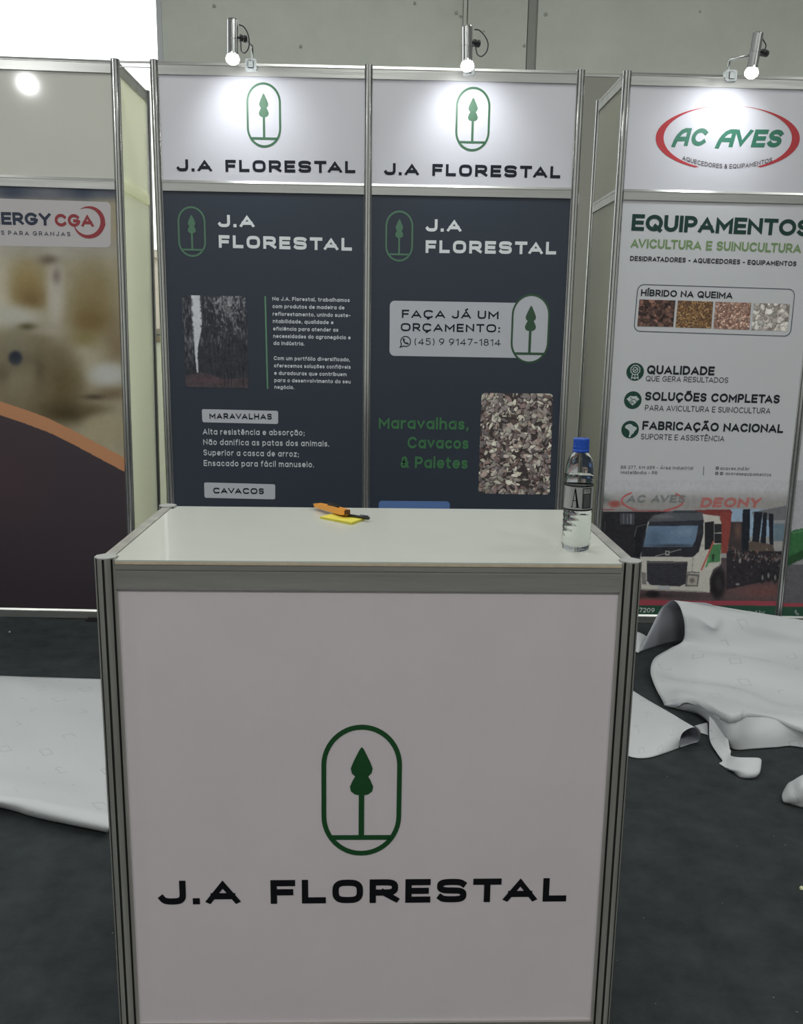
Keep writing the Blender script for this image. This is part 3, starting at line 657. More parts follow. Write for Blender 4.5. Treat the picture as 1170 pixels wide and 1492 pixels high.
PA.text('DESIDRATADORES - AQUECEDORES - EQUIPAMENTOS', (917.8, 380), (1159.8, 388), 7.2, DK, t=.22, sp=.16)
bx = PA.rrect([(929, 413.7), (1159, 421), (1152, 490.6), (922.8, 483)], .03); bi = PA.rrect([(930.2, 414.9), (1157.8, 422.2), (1150.8, 489.4), (924, 481.8)], .027)
PA.polys('box_outline', [[bx[i], bx[(i+1) % len(bx)], bi[(i+1) % len(bi)], bi[i]] for i in range(len(bx))], ink(70, 74, 84), .0008)
PA.text('HÍBRIDO NA QUEIMA', (933.5, 431.2), (1066.8, 435.3), 9.8, DK, t=.21, sp=.13)
def mini(q, fn, bg, name):
    pt = Paint(0, 0, 52, 39, 2.4, bg); fn(pt); pt.mesh(name, None, PR, pA, -.0050, quad=[PA.loc(*c) for c in q])
mini([(931.6, 436.2), (984.2, 437.8), (980.8, 476.3), (928.4, 475.5)], lambda p: spots(p, 90, [(96, 66, 58), (118, 80, 68), (74, 52, 48), (104, 74, 62)], 3, 5, .85, (34, 26, 28)), (44, 34, 36), 'pellet_picture')
mini([(987.7, 437.8), (1039.2, 439.6), (1036.2, 478.6), (983.8, 477)], lambda p: spots(p, 480, [(150, 108, 62), (128, 88, 50), (104, 70, 46), (166, 128, 80)], 1.6, 3.4, .3, (66, 44, 36)), (92, 64, 48), 'pellet_picture')
mini([(1042.4, 439.6), (1094.5, 441.2), (1091.6, 480.7), (1039.2, 479)], lambda p: spots(p, 420, [(176, 140, 122), (150, 108, 92), (124, 84, 74), (196, 160, 142)], 1.5, 3.4, .4, (92, 60, 54)), (130, 94, 82), 'chip_picture')
mini([(1098.5, 441.7), (1151, 443), (1147, 482.3), (1094.5, 481)], lambda p: spots(p, 110, [(182, 174, 168), (168, 158, 152), (190, 184, 178)], 3, 5.5, .8, (96, 84, 82)), (120, 108, 104), 'chip_picture')
ICG = ink(30, 62, 52, 1.5); ICW = ink(160, 166, 168)
def disc(pl, cx, cy, r, m, up, name='icon_disc', n=28):
    c = pl.loc(cx, cy); R2 = np.hypot(*(pl.loc(cx+r, cy)-c)); pl.polys(name, [[c+R2*np.array([math.cos(2*PI*k/n), math.sin(2*PI*k/n)]) for k in range(n)]], m, up); return c, R2
def marks(pl, c, R2, strokes, m, w=.1, fills=(), up=.0016):
    q = []
    for st in strokes:
        closed = st[-1] == 'c'; st = st[:-1] if closed else st; q += [[c+R2*np.array([v.x, v.y]) for v in k] for k in ribbon(st, w/2, closed)]
    for f_ in fills: q.append([c+R2*np.array(v) for v in f_])
    pl.polys('icon_mark', q, m, up)
SQ = 2.
c, R2 = disc(PA, 925.4, 541.8, 12.8, ICG, .0010)
star = [(.5*(1+.1*(k % 2))*math.cos(PI*k/8), .22+.5*(1+.1*(k % 2))*math.sin(PI*k/8)) for k in range(16)]
marks(PA, c, R2, [star+['c'], A(0, .22, .28, .28, 0, 360)+['c'], [(-.12, .22), (-.03, .12), (.15, .32)], [(-.3, -.25), (-.38, -.75), (-.2, -.62), (0, -.78), (.0, -.35)], [(.3, -.25), (.38, -.75), (.2, -.62), (0, -.78)]], ICW, .09)
c, R2 = disc(PA, 922, 583, 12.8, ICG, .0010)
marks(PA, c, R2, [[(-.66, .1), (-.3, .42), (.05, .38), (.35, .42), (.66, .1)]], ICW, .1, [[(-.66, .1), (-.3, .42), (.3, .42), (.66, .1), (.3, -.35), (0, -.6), (-.3, -.35)]], .0013)
marks(PA, c, R2, [[(-.3, .3), (-.05, .05), (.15, .12), (.45, -.15)], [(-.35, -.15), (-.1, -.35)], [(-.2, -.02), (.1, -.35)]], ICG, .08, (), .0018)
c, R2 = disc(PA, 918, 625.8, 12.8, ICG, .0010)
marks(PA, c, R2, [], ICW, .1, [[(-.55, .45), (-.2, .62), (.1, .6), (.3, .42), (.72, .25), (.74, .05), (.5, -.2), (.4, -.45), (.2, -.55), (.05, -.88), (-.12, -.85), (-.02, -.45), (-.1, -.12), (-.42, .1), (-.6, .2)]])
for t_, a, e2, cap, w, k in (('QUALIDADE', (942.2, 545), (1040.5, 547), 13, .235, DK), ('QUE GERA RESULTADOS', (940.7, 555.4), (1060.6, 558), 8, .13, DK), ('SOLUÇÕES COMPLETAS', (939.5, 583.4), (1135.3, 588), 12.8, .235, DK),
        ('PARA AVICULTURA E SUINOCULTURA', (939.5, 598.2), (1122, 602.8), 8.4, .13, DK), ('FABRICAÇÃO NACIONAL', (935.5, 626), (1140.5, 631), 12.8, .235, DK), ('SUPORTE E ASSISTÊNCIA', (933.5, 640), (1055, 643.2), 8.2, .13, DK)):
    PA.text(t_, a, e2, cap, k, t=w, sp=.12 if w > .15 else .18)
acc = []
for t_, a, e2 in (('BR 277, KM 659 - Área Industrial', (904.4, 683), (1009.5, 684.3)), ('Matelândia - PR', (904.4, 690.5), (957.5, 691.3)), ('acaves.ind.br', (1049, 684.5), (1092, 685.2)), ('acavesequipamentos', (1056.8, 692), (1123.3, 694))):
    PA.text(t_, a, e2, 4.8, None, t=.16, sp=.22, acc=acc)
acc.append([PA.loc(1024.8, 679.5), PA.loc(1025.8, 679.5), PA.loc(1025.2, 692.5), PA.loc(1024.2, 692.5)])
PA.polys('address_text', acc, ink(84, 84, 92), .0012)
for x, y in ((1045, 682), (1044.3, 689.6), (1051.2, 689.8)):
    disc(PA, x, y, 2.5, ink(66, 66, 74), .0012, 'icon_disc', 12); disc(PA, x, y, 1.2, ink(140, 140, 148), .0016, 'icon_mark', 8)
# truck picture (painted in an enlarged frame, then laid on the poster)
C5 = lambda x, y: (870+x/3.9, 700+y/3.9)
pt = Paint(-40, 0, 1120, 790, .42, (166, 165, 171))
def P(c, *q, a=1.): pt.poly(list(q), c, a)
k_ = np.clip((pt.Y-50)/70, 0, 1)[..., None]; pt.C = pt.C*(1-k_)+np.array([136, 132, 132])*k_
pt.blob(35, 110, 40, 22, (86, 98, 92), .8); pt.blob(100, 134, 38, 20, (150, 62, 58), .9, 4)
for x in range(500, 600, 9): pt.line([(x, 85), (x, 162)], 3, (122, 118, 122), .6)
for t0 in range(0, 360, 6):
    a0, a1 = math.radians(t0), math.radians(t0+6.5)
    if 115+60*math.sin(a0) > 72: pt.line([(315+175*math.cos(a0), 115+60*math.sin(a0)), (315+175*math.cos(a1), 115+60*math.sin(a1))], 9, (178, 62, 62), .9)
for q in text_quads('AC AVES', .26, 1, .14, 2, .22)[0]: P((98, 104, 104), *[(165+x*47, 128-y*46) for x, y in q], a=.85)
for q in text_quads('DEONY', .27, 1, .12, 2, .25)[0]: P((166, 84, 80), *[(583+x*62, 155-y*58) for x, y in q], a=.9)
P((124, 120, 120), (-40, 160), (380, 165), (380, 180), (-40, 176)); pt.line([(-40, 165), (100, 165)], 5, (150, 56, 52)); pt.line([(200, 172), (420, 176)], 6, (160, 60, 58), .8)
P((36, 35, 42), (-40, 178), (420, 178), (420, 470), (-40, 470)); P((62, 64, 72), (130, 188), (212, 188), (210, 250), (132, 250))
for x in (150, 172, 192): pt.line([(x, 190), (x, 246)], 3, (124, 128, 136))
pt.line([(45, 230), (42, 300)], 5, (60, 60, 66)); P((28, 28, 34), (215, 250), (285, 240), (255, 440), (215, 430)); pt.line([(212, 320), (225, 262), (300, 245)], 5, (74, 76, 82))
P((78, 64, 68), (-40, 440), (1120, 440), (1120, 700), (-40, 700)); pt.blob(950, 630, 200, 45, (104, 62, 60), .9); pt.blob(280, 680, 120, 30, (128, 66, 60), .8); pt.blob(300, 655, 200, 14, (48, 40, 44), .8)
P((126, 152, 180), (755, 160), (1010, 165), (1010, 320), (755, 320)); P((98, 98, 104), (880, 180), (1075, 143), (1075, 232), (1000, 230), (890, 210)); P((128, 128, 132), (1000, 226), (1068, 224), (1068, 242), (1000, 244))
P((88, 108, 122), (1005, 245), (1075, 245), (1070, 345), (1005, 345)); P((140, 136, 134), (1000, 352), (1075, 350), (1075, 385), (1000, 385))
P((60, 50, 52), (760, 235), (825, 235), (825, 420), (740, 420)); pt.blob(800, 285, 18, 45, (112, 78, 68), .8)
for q in (((828, 165), (870, 163), (866, 345), (820, 340)), ((893, 178), (940, 180), (918, 365), (880, 360)), ((945, 182), (966, 184), (958, 372), (926, 370)), ((975, 187), (1002, 190), (1003, 372), (980, 370))): P((30, 34, 44), *q)
P((84, 70, 64), (870, 345), (1000, 365), (1010, 410), (820, 410)); P((30, 34, 42), (820, 330), (862, 330), (860, 400), (822, 400))
P((42, 38, 44), (735, 400), (1060, 402), (1040, 560), (900, 585), (735, 620))
for i in range(90): pt.blob(random.uniform(745, 1040), random.gauss(435, 22), random.uniform(2, 6), random.uniform(2, 11), random.choice([(128, 118, 116), (96, 88, 86), (150, 146, 144), (110, 70, 60)]), .8, 3)
for i in range(60): pt.blob(random.uniform(700, 1030), random.uniform(460, 580), random.uniform(3, 9), random.uniform(2, 9), random.choice([(30, 28, 34), (62, 56, 60)]), .8, 3)
for x, y in ((940, 552), (974, 540), (1012, 552)): pt.blob(x, y, 15, 36, (26, 24, 28), .9, 4); pt.blob(x, y, 7, 17, (132, 130, 130), .8, 4)
pt.blob(798, 590, 12, 7, (150, 146, 144), .8, 4)
P((122, 48, 46), (555, 168), (757, 165), (770, 185), (745, 205), (555, 190)); P((134, 54, 48), (700, 180), (765, 182), (755, 300), (738, 415), (704, 415))
WH = (172, 168, 160)
P(WH, (290, 232), (340, 196), (600, 190), (690, 204), (706, 240), (705, 470), (690, 500), (645, 560), (640, 638), (250, 622), (244, 440))
P((74, 76, 84), (286, 232), (320, 200), (440, 170), (598, 180), (606, 226), (300, 240)); pt.blob(380, 205, 60, 12, (112, 112, 116), .7); P((54, 58, 66), (440, 170), (570, 172), (575, 184), (430, 184))
P((38, 38, 46), (300, 236), (606, 226), (603, 310), (578, 405), (545, 435), (250, 432), (256, 350)); P((84, 110, 140), (286, 258), (576, 252), (560, 340), (540, 378), (262, 378))
pt.blob(500, 290, 60, 30, (112, 134, 158), .6); pt.blob(330, 330, 50, 40, (62, 80, 104), .6); pt.blob(430, 370, 130, 8, (44, 46, 54), .8); P((42, 46, 56), (296, 238), (603, 229), (602, 256), (288, 260))
pt.line([(330, 431), (478, 391)], 4, (140, 140, 140)); P((150, 150, 148), (388, 400), (411, 400), (411, 425), (388, 425)); P((60, 60, 64), (393, 405), (406, 405), (406, 420), (393, 420))
P((46, 45, 53), (283, 458), (515, 462), (503, 585), (470, 602), (304, 594), (283, 570))
for y in range(475, 590, 14): pt.line([(290, y), (506, y+2)], 2, (62, 61, 70), .8)
pt.line([(283, 466), (515, 468)], 4, (108, 104, 102)); P((96, 92, 90), (508, 528), (582, 534), (572, 604), (500, 602)); P((150, 142, 134), (518, 540), (572, 545), (565, 595), (510, 594)); pt.blob(540, 568, 15, 15, (92, 84, 82), .9, 4)
P((110, 106, 104), (250, 520), (278, 524), (280, 592), (256, 590)); pt.line([(500, 520), (582, 524)], 5, (60, 56, 56)); P((148, 150, 156), (345, 598), (415, 601), (413, 622), (345, 618))
pt.line([(246, 618), (640, 634)], 8, (140, 132, 126)); pt.blob(317, 646, 42, 20, (30, 27, 31), 1, 5); pt.line([(545, 440), (540, 520)], 3, (110, 106, 100))
P((34, 34, 40), (612, 238), (665, 232), (662, 385), (612, 395)); P((40, 40, 46), (666, 247), (706, 247), (706, 356), (666, 356)); pt.line([(664, 300), (708, 298)], 6, (150, 146, 140))
P((62, 118, 72), (650, 366), (706, 360), (698, 462), (622, 470)); P((36, 60, 44), (652, 420), (668, 418), (664, 456), (652, 458)); pt.line([(662, 345), (640, 400), (592, 510)], 9, (176, 74, 62)); pt.line([(640, 440), (612, 510)], 10, (62, 142, 74), .9)
pt.blob(684, 580, 48, 98, (30, 27, 31), 1, 6); pt.blob(690, 585, 22, 46, (50, 46, 50), .8, 4); P(WH, (600, 500), (690, 466), (692, 484), (660, 505), (638, 560), (640, 636), (604, 630))
pt.noise(14, 4); pt.noise(5, 4); pt.blur(1)
P((150, 52, 66), (-40, 680), (1120, 686), (1120, 712), (-40, 708)); P((36, 76, 58), (-40, 708), (1120, 712), (1120, 800), (-40, 800))
tf = vloc(PA, .0006)
pt.mesh('truck_picture', lambda x, y: tf(870+x/3.9, 700+y/3.9), PR, pA, -.0046, clampx=(.016, BAY-.016), clampz=(.05, 2))
PA.text('7209', (931, 892), (953.3, 892.4), 6.6, ink(196, 200, 198, 1.5), t=.15, sp=.16, up=.0014); PA.text('acaves.ind.br', (1056, 894), (1114, 895.5), 6.2, ink(150, 160, 156, 1.5), t=.15, sp=.18, up=.0014)
# neighbouring poster
pt = Paint(1000, 0, 2300, 820, .2, (150, 149, 156))
k_ = np.clip((pt.Y-300)/200, 0, 1)[..., None]; pt.C = pt.C*(1-k_)+np.array([116, 114, 120])*k_
P((84, 82, 88), (1000, 480), (2300, 470), (2300, 700), (1000, 700))
P((46, 100, 56), (1070, 320), (1118, 282), (1170, 272), (2000, 60), (2000, 260), (1170, 445), (1070, 492)); P((34, 72, 42), (1070, 440), (1170, 395), (2000, 210), (2000, 262), (1170, 446), (1070, 492)); pt.line([(1110, 300), (2000, 80)], 10, (66, 120, 76))
pt.noise(12, 6); P((150, 52, 66), (1000, 696), (2300, 700), (2300, 724), (1000, 718)); P((36, 76, 58), (1000, 718), (2300, 724), (2300, 820), (1000, 815))
tg = vloc(PB, .0006)
pt.mesh('conveyor_picture', lambda x, y: tg(870+x/3.9, 700+y/3.9), PR, pA2, -.0046, clampx=(BAY+.016, 2*BAY-.016), clampz=(.05, 2))
c = PB.loc(1161, 892); marks(PB, c, .018, [[(-.5, .6), (-.2, .5), (-.25, .1), (.1, -.3), (.45, -.35), (.6, -.65), (.2, -.8), (-.4, -.3), (-.62, .25), (-.5, .6), 'c'][:-1]], ICW, .14)

# ---- low partition seen through the left gap
yb = WY+1.15; zt_ = float(onY(228, 490, yb)[2]); xa_, xb_ = float(onY(150, 600, yb)[0]), float(onY(330, 600, yb)[0])
rp = thing('low_partition', 'pale low partition with beige top seen through the narrow gap left of the navy posters', 'partition', (xa_, yb, 0))
MB().box(0, xb_-xa_, 0, .01, 0, zt_-.03).build('board', M['side'], rp); MB().box(-.01, xb_-xa_+.01, -.012, .022, zt_-.03, zt_).build('top_trim', mat('beige_trim', (.55, .45, .28), .5), rp)
MB().box(-.02, 0, -.01, .02, 0, zt_-.03).box(xb_-xa_, xb_-xa_+.02, -.01, .02, 0, zt_-.03).build('upright', M['alu'], rp)

# ------------------------------------------------------------------ spot lamps
def lamp(label, clamp, elbow, knob, top, bot, fwd, loop, tie):
    """photo positions of clamp, elbow, knob, tube top and bulb; fwd = distance in front of the wall"""
    Y = WY-fwd
    c = onY(*clamp, WY-.012); el = onY(*elbow, WY-.012); kn = onY(*knob, Y+.02); a = onY(*top, Y); d = onY(*bot, Y)
    base = Vector((c[0], c[1]+.012, ZT-.003)); t = thing('spot_lamp', label, 'lamp', base, group='spot lamps over the headers')
    o = np.array(base); R = lambda p: Vector(np.array(p)-o)
    MB().box(-.026, .026, -.03, .016, -.034, .014).box(-.014, .014, -.036, -.03, -.028, .006).build('clamp', M['clamp'], t, bevel=.003)
    ev = Vector((el[0]-o[0], 0, el[2]-o[2])); kn = R(kn)
    arm = MB().tube([Vector((ev.x, 0, .01)), ev-Vector((0, 0, .01)), ev+(kn-ev)*.06+Vector((0, 0, .002)), kn], .0055, 8).build('arm', M['chrome'], t, smooth=True)
    a, d = R(a), R(d); ax = (d-a).normalized(); L_ = (d-a).length; r = .0225
    # ribbed cylindrical housing, open below, with the lit bulb in its mouth
    b = MB(); n = 24; pr = [(r*.9, 0), (r, .004), (r, L_*.5), (r*.97, L_*.505), (r, L_*.51), (r, L_*.86), (r*1.02, L_*.88), (r*1.02, L_*.9), (r*.88, L_*.9), (r*.85, L_*.8)]
    vs = []
    for rr, zz in pr:
        for i in range(n):
            w = .78 if i % 6 == 0 and .004 <= zz <= L_*.86 else 1; vs.append((rr*w*math.cos(2*PI*i/n), rr*w*math.sin(2*PI*i/n), zz))
    b.add(vs, [(j*n+i, j*n+(i+1) % n, (j+1)*n+(i+1) % n, (j+1)*n+i) for j in range(len(pr)-1) for i in range(n)]+[tuple(range(n))[::-1]])
    q = ax.to_track_quat('Z', 'Y')
    h = b.build('housing', M['chrome'], t); h.location = a; h.rotation_mode = 'QUATERNION'; h.rotation_quaternion = q
    b = MB(); b.lathe([(.012, L_*.7), (r*.72, L_*.82), (r*1.15, L_*.93), (r*1.32, L_*1.0), (r*1.2, L_*1.07), (r*.7, L_*1.13), (.001, L_*1.15)], 20)  # bulb widened past the housing, its glare put into the shape
    u = b.build('bulb', M['bulb'], t, smooth=True); u.location = a; u.rotation_mode = 'QUATERNION'; u.rotation_quaternion = q
    # knob pair and bracket
    mid = (a+d)/2; ax2 = (kn-Vector((a.x, a.y, kn.z))).normalized(); kb = MB()
    s0 = kn-ax2*.006; 
    for k in (0, .018): kb.tube([s0+ax2*k-ax2*.007, s0+ax2*k-ax2*.005, s0+ax2*k+ax2*.005, s0+ax2*k+ax2*.007], [.012, .0155, .0155, .012], 12)
    kb.build('knob', M['dark'], t)
    MB().tube([Vector((a.x, a.y, kn.z))+ax2*r*.9, s0], .005, 8).build('bracket', M['dark'], t)
    lp = [R(onY(x, y, Y+.01)) for x, y in loop]
    MB().tube(catmull(lp, 6), .0028, 8).build('cable', M['cable'], t, smooth=True)
    sl = bpy.data.lights.new('spot_glow', 'SPOT'); sl.energy = SPOT_POWER; sl.spot_size = math.radians(120); sl.spot_blend = .9; sl.shadow_soft_size = .03; sl.color = (.93, .97, 1)
    so = bpy.data.objects.new('spot_glow', sl); COL.objects.link(so); so.parent = t; so.location = a+ax*(L_*1.2)
    aim = (R((c[0] + (tie or 0), WY, 2.42))-so.location).normalized(); so.rotation_mode = 'QUATERNION'; so.rotation_quaternion = (-aim).to_track_quat('Z', 'Y')
SPOT_POWER = 5
def catmull(P, n):
    P = [Vector(p) for p in P]; out = []
    for i in range(len(P)-1):
        a = P[max(i-1, 0)]; b = P[i]; c = P[i+1]; d = P[min(i+2, len(P)-1)]
        for k in range(n):
            t = k/n; out.append(.5*((2*b)+(c-a)*t+(2*a-5*b+4*c-d)*t*t+(3*b-a-3*c+d)*t**3))
    return out+[P[-1]]
lamp('chrome spot lamp with bluish clamp above the left tree logo header', (366, 92), (367, 66), (353, 56), (339, 28), (339, 86), .26, [(348, 36), (355, 39), (361, 49), (363, 60), (362, 70), (357, 77), (352, 75), (351, 68), (351, 60)], 0)
lamp('chrome spot lamp above the middle of the second tree logo header', (683, 98), (683, 72), (693, 63), (681, 38), (681, 96), .26, [(691, 43), (698, 44), (706, 52), (711, 63), (709, 75), (702, 82), (696, 80), (694, 74), (693, 66)], 0)
lamp('chrome spot lamp on long bent arm above the red oval header', (1064, 112), (1064, 86), (1113, 77), (1105, 48), (1095, 106), .25, [(1110, 55), (1113, 60), (1116, 66), (1114, 74)], -.05)

# ------------------------------------------------------------------ counter
HC, HW, HD = 1.063, .4973, .501
ct = thing('display_counter', 'white promotional counter in worn aluminium frame with large green tree logo, in the foreground', 'counter', (0, 0, 0), (0, 0, .0063))
bpy.context.view_layer.update()
for x, y in ((-HW, 0), (HW, 0), (-HW, HD), (HW, HD)): post(ct, x, y, HC-.0025, True)
_a, _c, _d = HW-.0195, HW-.0115, .020
MB().prism([(-_a, -.0115), (_a, -.0115), (_a, _d), (_c, _d), (_c, HD-_d), (_a, HD-_d), (_a, HD+.010), (-_a, HD+.010), (-_a, HD-_d), (-_c, HD-_d), (-_c, _d), (-_a, _d)], HC-.008, HC-.0045, 'z').build('worktop', M['worktop'], ct, label='white laminate worktop')
MB().box(-HW+.0195, HW-.0195, -.0120, HD+.0105, HC-.0125, HC-.0082).build('worktop_edge', M['ply'], ct, label='beige board edge')
for y, s_ in ((0, 1), (HD, -1)):
    a, c = -HW+.019, HW-.019
    for z0, z1 in ((HC-.062, HC-.0125), (.004, .052)):
        pr = [(y-.010*s_, z0), (y-.010*s_, z1-.016), (y-.0075*s_, z1-.0145), (y-.0075*s_, z1-.0125), (y-.010*s_, z1-.011), (y-.010*s_, z1), (y+.009*s_, z1), (y+.009*s_, z0)]
        MB().prism(pr, a, c, 'x').build('rail', M['alucr'], ct)
for x in (-HW, HW):
    for z0, z1 in ((HC-.062, HC-.003), (.004, .052)): railY(ct, x, .019, HD-.019, z0, z1, 'aluc', d=.0105)
    MB().box(x-.003, x+.003, .018, HD-.018, .05, HC-.06).build('side_panel', M['cpanel'], ct)
fp = MB().box(-HW+.015, HW-.015, -.004, .003, .05, HC-.060).build('front_panel', M['cpanel'], ct, label='white vinyl front with tree logo and black lettering')
for x in (-HW+.019, HW-.0205): MB().box(x, x+.0015, -.006, -.004, .052, HC-.062).build('panel_edge', M['aluc'], ct)
CF = Plane(ct, fp, -.004)
CF.text('J.A FLORESTAL', (231.3, 1317.5), (824.5, 1312.8), 34.5, mat('black_lettering', (.004, .004, .006), .4), t=.26, xs=1.34, sp=.27, sq=3.0, space=1.0)
CF.logo(468.5, 585.2, 1057, 1247.5, mat('dark_green_logo', (.012, .075, .022), .4), th=.06)

# ------------------------------------------------------------------ water bottle
bz = HC-.0045; bc = onZ(838.5, 800, bz)
bt = thing('water_bottle', 'clear plastic water bottle with blue cap and silver label, on the white counter', 'bottle', bc)
vh = lambda y: float(onY(839, y, bc[1])[2])-bz
z_cap, z_c0, z_sh, z_l1, z_l0 = vh(638), vh(657), vh(692), vh(705), vh(741); r = .0285
pf = [(r*.80, 0), (r*.93, .003), (r*.98, .010)]
z = .012
while z < z_l0-.012: pf += [(r, z), (r*1.0, z+.004), (r*.965, z+.0065), (r*1.0, z+.009)]; z += .0115
pf += [(r*1.0, z_l0-.004), (r*.985, z_l0), (r*.985, z_l1), (r*1.0, z_l1+.003), (r*1.0, z_sh), (r*.985, vh(684)), (r*.94, vh(677)), (r*.86, vh(670.5)), (r*.75, vh(665)), (r*.62, vh(661)), (.0135, vh(658.5)), (.0125, z_c0+.002), (.0125, z_cap-.006)]
MB().lathe(pf, 40).build('bottle_body', M['pet'], bt, smooth=True)
wp = [(max(.004, a-.0012), zz+.0012) for a, zz in pf if zz < z_sh]; wp.append((wp[-1][0], z_sh+.001))
MB().lathe(wp, 40).build('water', M['water'], bt, smooth=True)
cp = []; n = 60; rc = .0158
b = MB(); vs = []
for zz, k in ((z_c0+.004, 1), (z_c0+.010, 1), (z_c0+.0105, .98), (z_cap-.0035, .98), (z_cap-.001, .95), (z_cap, .86)):
    vs += [((rc*k-(.0005 if i % 2 else 0))*math.cos(2*PI*i/n), (rc*k-(.0005 if i % 2 else 0))*math.sin(2*PI*i/n), zz) for i in range(n)]
b.add(vs, [(j*n+i, j*n+(i+1) % n, (j+1)*n+(i+1) % n, (j+1)*n+i) for j in range(5) for i in range(n)]+[tuple(range(n))[::-1], tuple(range(5*n, 6*n))])
b.build('cap', M['blue'], bt); MB().lathe([(rc, z_c0-.002), (rc*1.03, z_c0), (rc*1.03, z_c0+.003), (rc, z_c0+.0038)], 36).build('cap_ring', M['blue'], bt, smooth=True)
# wrap label, printed silver with a serif A and a bar code field
pt = Paint(0, 0, 180, 48, 2.2, (176, 176, 178)); P((24, 24, 26), (0, 0), (180, 0), (180, 2.2), (0, 2.2)); P((24, 24, 26), (0, 45), (180, 45), (180, 48), (0, 48))
def AA(x0, s_):
    P((12, 12, 14), (x0+9*s_, 5), (x0+13*s_, 5), (x0+24*s_, 41), (x0+17*s_, 41)); pt.line([(x0+10*s_, 8), (x0+3*s_, 40)], 1.6, (20, 20, 22)); pt.line([(x0, 40.5), (x0+7*s_, 40.5)], 1.3, (20, 20, 22)); pt.line([(x0+14*s_, 40.5), (x0+27*s_, 40.5)], 1.3, (20, 20, 22)); pt.line([(x0+6*s_, 28), (x0+15*s_, 28)], 1.4, (20, 20, 22))
AA(23, .66); P((70, 72, 72), (45, 4), (66, 4), (66, 43), (45, 43)); P((98, 102, 102), (49, 16), (62, 16), (62, 41), (49, 41)); P((186, 188, 188), (47, 6), (63, 6), (63, 14), (47, 14))
for x in range(48, 63, 2): pt.line([(x, 7), (x, 12)], .8, (40, 40, 42))
P((206, 206, 204), (69, 3), (73, 3), (73, 45), (69, 45)); AA(110, .66); 
me_o = pt.mesh('label', lambda x, y: np.stack([x, y], 1), printmat('silver_label', .3, .35, 1.0), bt, 0)
co = np.zeros(len(me_o.data.vertices)*3, np.float32); me_o.data.vertices.foreach_get('co', co); co = co.reshape(-1, 3); th = co[:, 0]/180*2*PI*.999; zz = z_l0+(1-co[:, 2]/48)*(z_l1-z_l0)
ph = -PI+.06+th; co2 = np.stack([np.cos(ph)*(r+.0002), np.sin(ph)*(r+.0002), zz], 1); me_o.data.vertices.foreach_set('co', co2.astype(np.float32).ravel()); me_o.data.polygons.foreach_set('use_smooth', [True]*len(me_o.data.polygons)); me_o.data.update()

# ------------------------------------------------------------------ knife, notes, pen on the counter
def PZ(x, y, z=0): return Vector(onZ(x, y, bz+z))
c4 = [PZ(466, 755.5), PZ(512.5, 765), PZ(533, 757), PZ(487, 750)]; o = (c4[0]+c4[2])/2
st = thing('sticky_note_pad', 'small yellow sticky note pad under the orange knife on the counter', 'note pad', o)
for k, (h0, h1, m) in enumerate(((0, .004, 'yellow2'), (.0041, .0047, 'yellow'))):
    b = MB(); vs = [tuple(p-o+Vector((0, 0, h0))) for p in c4]+[tuple(p-o+Vector((.001*k, .001*k*(1 if i > 1 else -1), h1+(.002 if k and i == 1 else 0)))) for i, p in enumerate(c4)]
    b.add(vs, [(0, 3, 2, 1), (4, 5, 6, 7), (0, 1, 5, 4), (1, 2, 6, 5), (2, 3, 7, 6), (3, 0, 4, 7)]).build(('sheet_block', 'top_sheet')[k], M[m], st)
pa = PZ(492, 750.5, .0045); pb = PZ(538, 757.5, .0045); pd_ = (pb-pa).normalized(); pL = (pb-pa).length
pn = thing('pen', 'thin black pen lying along the back edge of the yellow note pad', 'pen', pa); pn.rotation_euler = (0, 0, math.atan2(pd_.y, pd_.x))
b = MB(); b.tube([(0, 0, .0037), (pL*.8, 0, .0037)], .0034, 10); b.build('barrel', M['dark'], pn, smooth=False)
MB().tube([(pL*.8, 0, .0038), (pL*.97, 0, .0038), (pL, 0, .0038)], [.0042, .0042, .003], 10).build('cap', M['dark'], pn); MB().tube([(pL*.72, .0, .0085), (pL*.78, 0, .0088), (pL*.97, 0, .0088), (pL*.98, 0, .006)], .001, 6).build('clip', M['steel'], pn)
# knife
ka, kb_ = PZ(461, 742), PZ(506, 757.5); kd = (kb_-ka); kL = kd.length; kn = thing('utility_knife', 'orange snap-off utility knife with black slider lying on the yellow note pad', 'knife', ka+Vector((0, 0, .006)))
kn.rotation_euler = (0, -.02, math.atan2(kd.y, kd.x))
w = .0085; hgt = .0145
pr = [(.0, .004), (.006, .0), (kL*.85, .0), (kL*.97, .002), (kL, .006), (kL, hgt), (kL*.6, hgt), (.01, hgt*.72), (0, hgt*.6)]
b = MB(); n = len(pr)
b.prism(pr, -w, -w*.25, 'y'); b.prism(pr, w*.25, w, 'y'); b.prism([(x, z*.35) for x, z in pr], -w*.26, w*.26, 'y')
b.build('handle', M['orange'], kn, bevel=.0012, label='orange plastic body with a slot along its top')
MB().box(-.012, kL*.9, -.0022, .0022, .0055, .0062+.002).add([(-.026, -.0016, .004), (.004, -.0016, .0035), (.004, .0016, .0035), (-.026, .0016, .004), (.004, -.0016, .0125), (.004, .0016, .0125)], [(0, 1, 4), (3, 5, 2), (0, 4, 5, 3), (1, 2, 5, 4), (0, 3, 2, 1)]).build('blade', M['steel'], kn)
b = MB(); b.box(kL*.42, kL*.72, -.004, .004, hgt*.8, hgt+.0045)
for k in range(6): b.box(kL*(.44+.045*k), kL*(.46+.045*k), -.004, .004, hgt+.0044, hgt+.0062)
b.build('slider', M['dark'], kn, bevel=.0004); MB().box(kL*.93, kL+.0015, -w*.9, w*.9, .0035, hgt*.98).build('end_cap', mat('brown_end', (.09, .035, .012), .5), kn, bevel=.001)

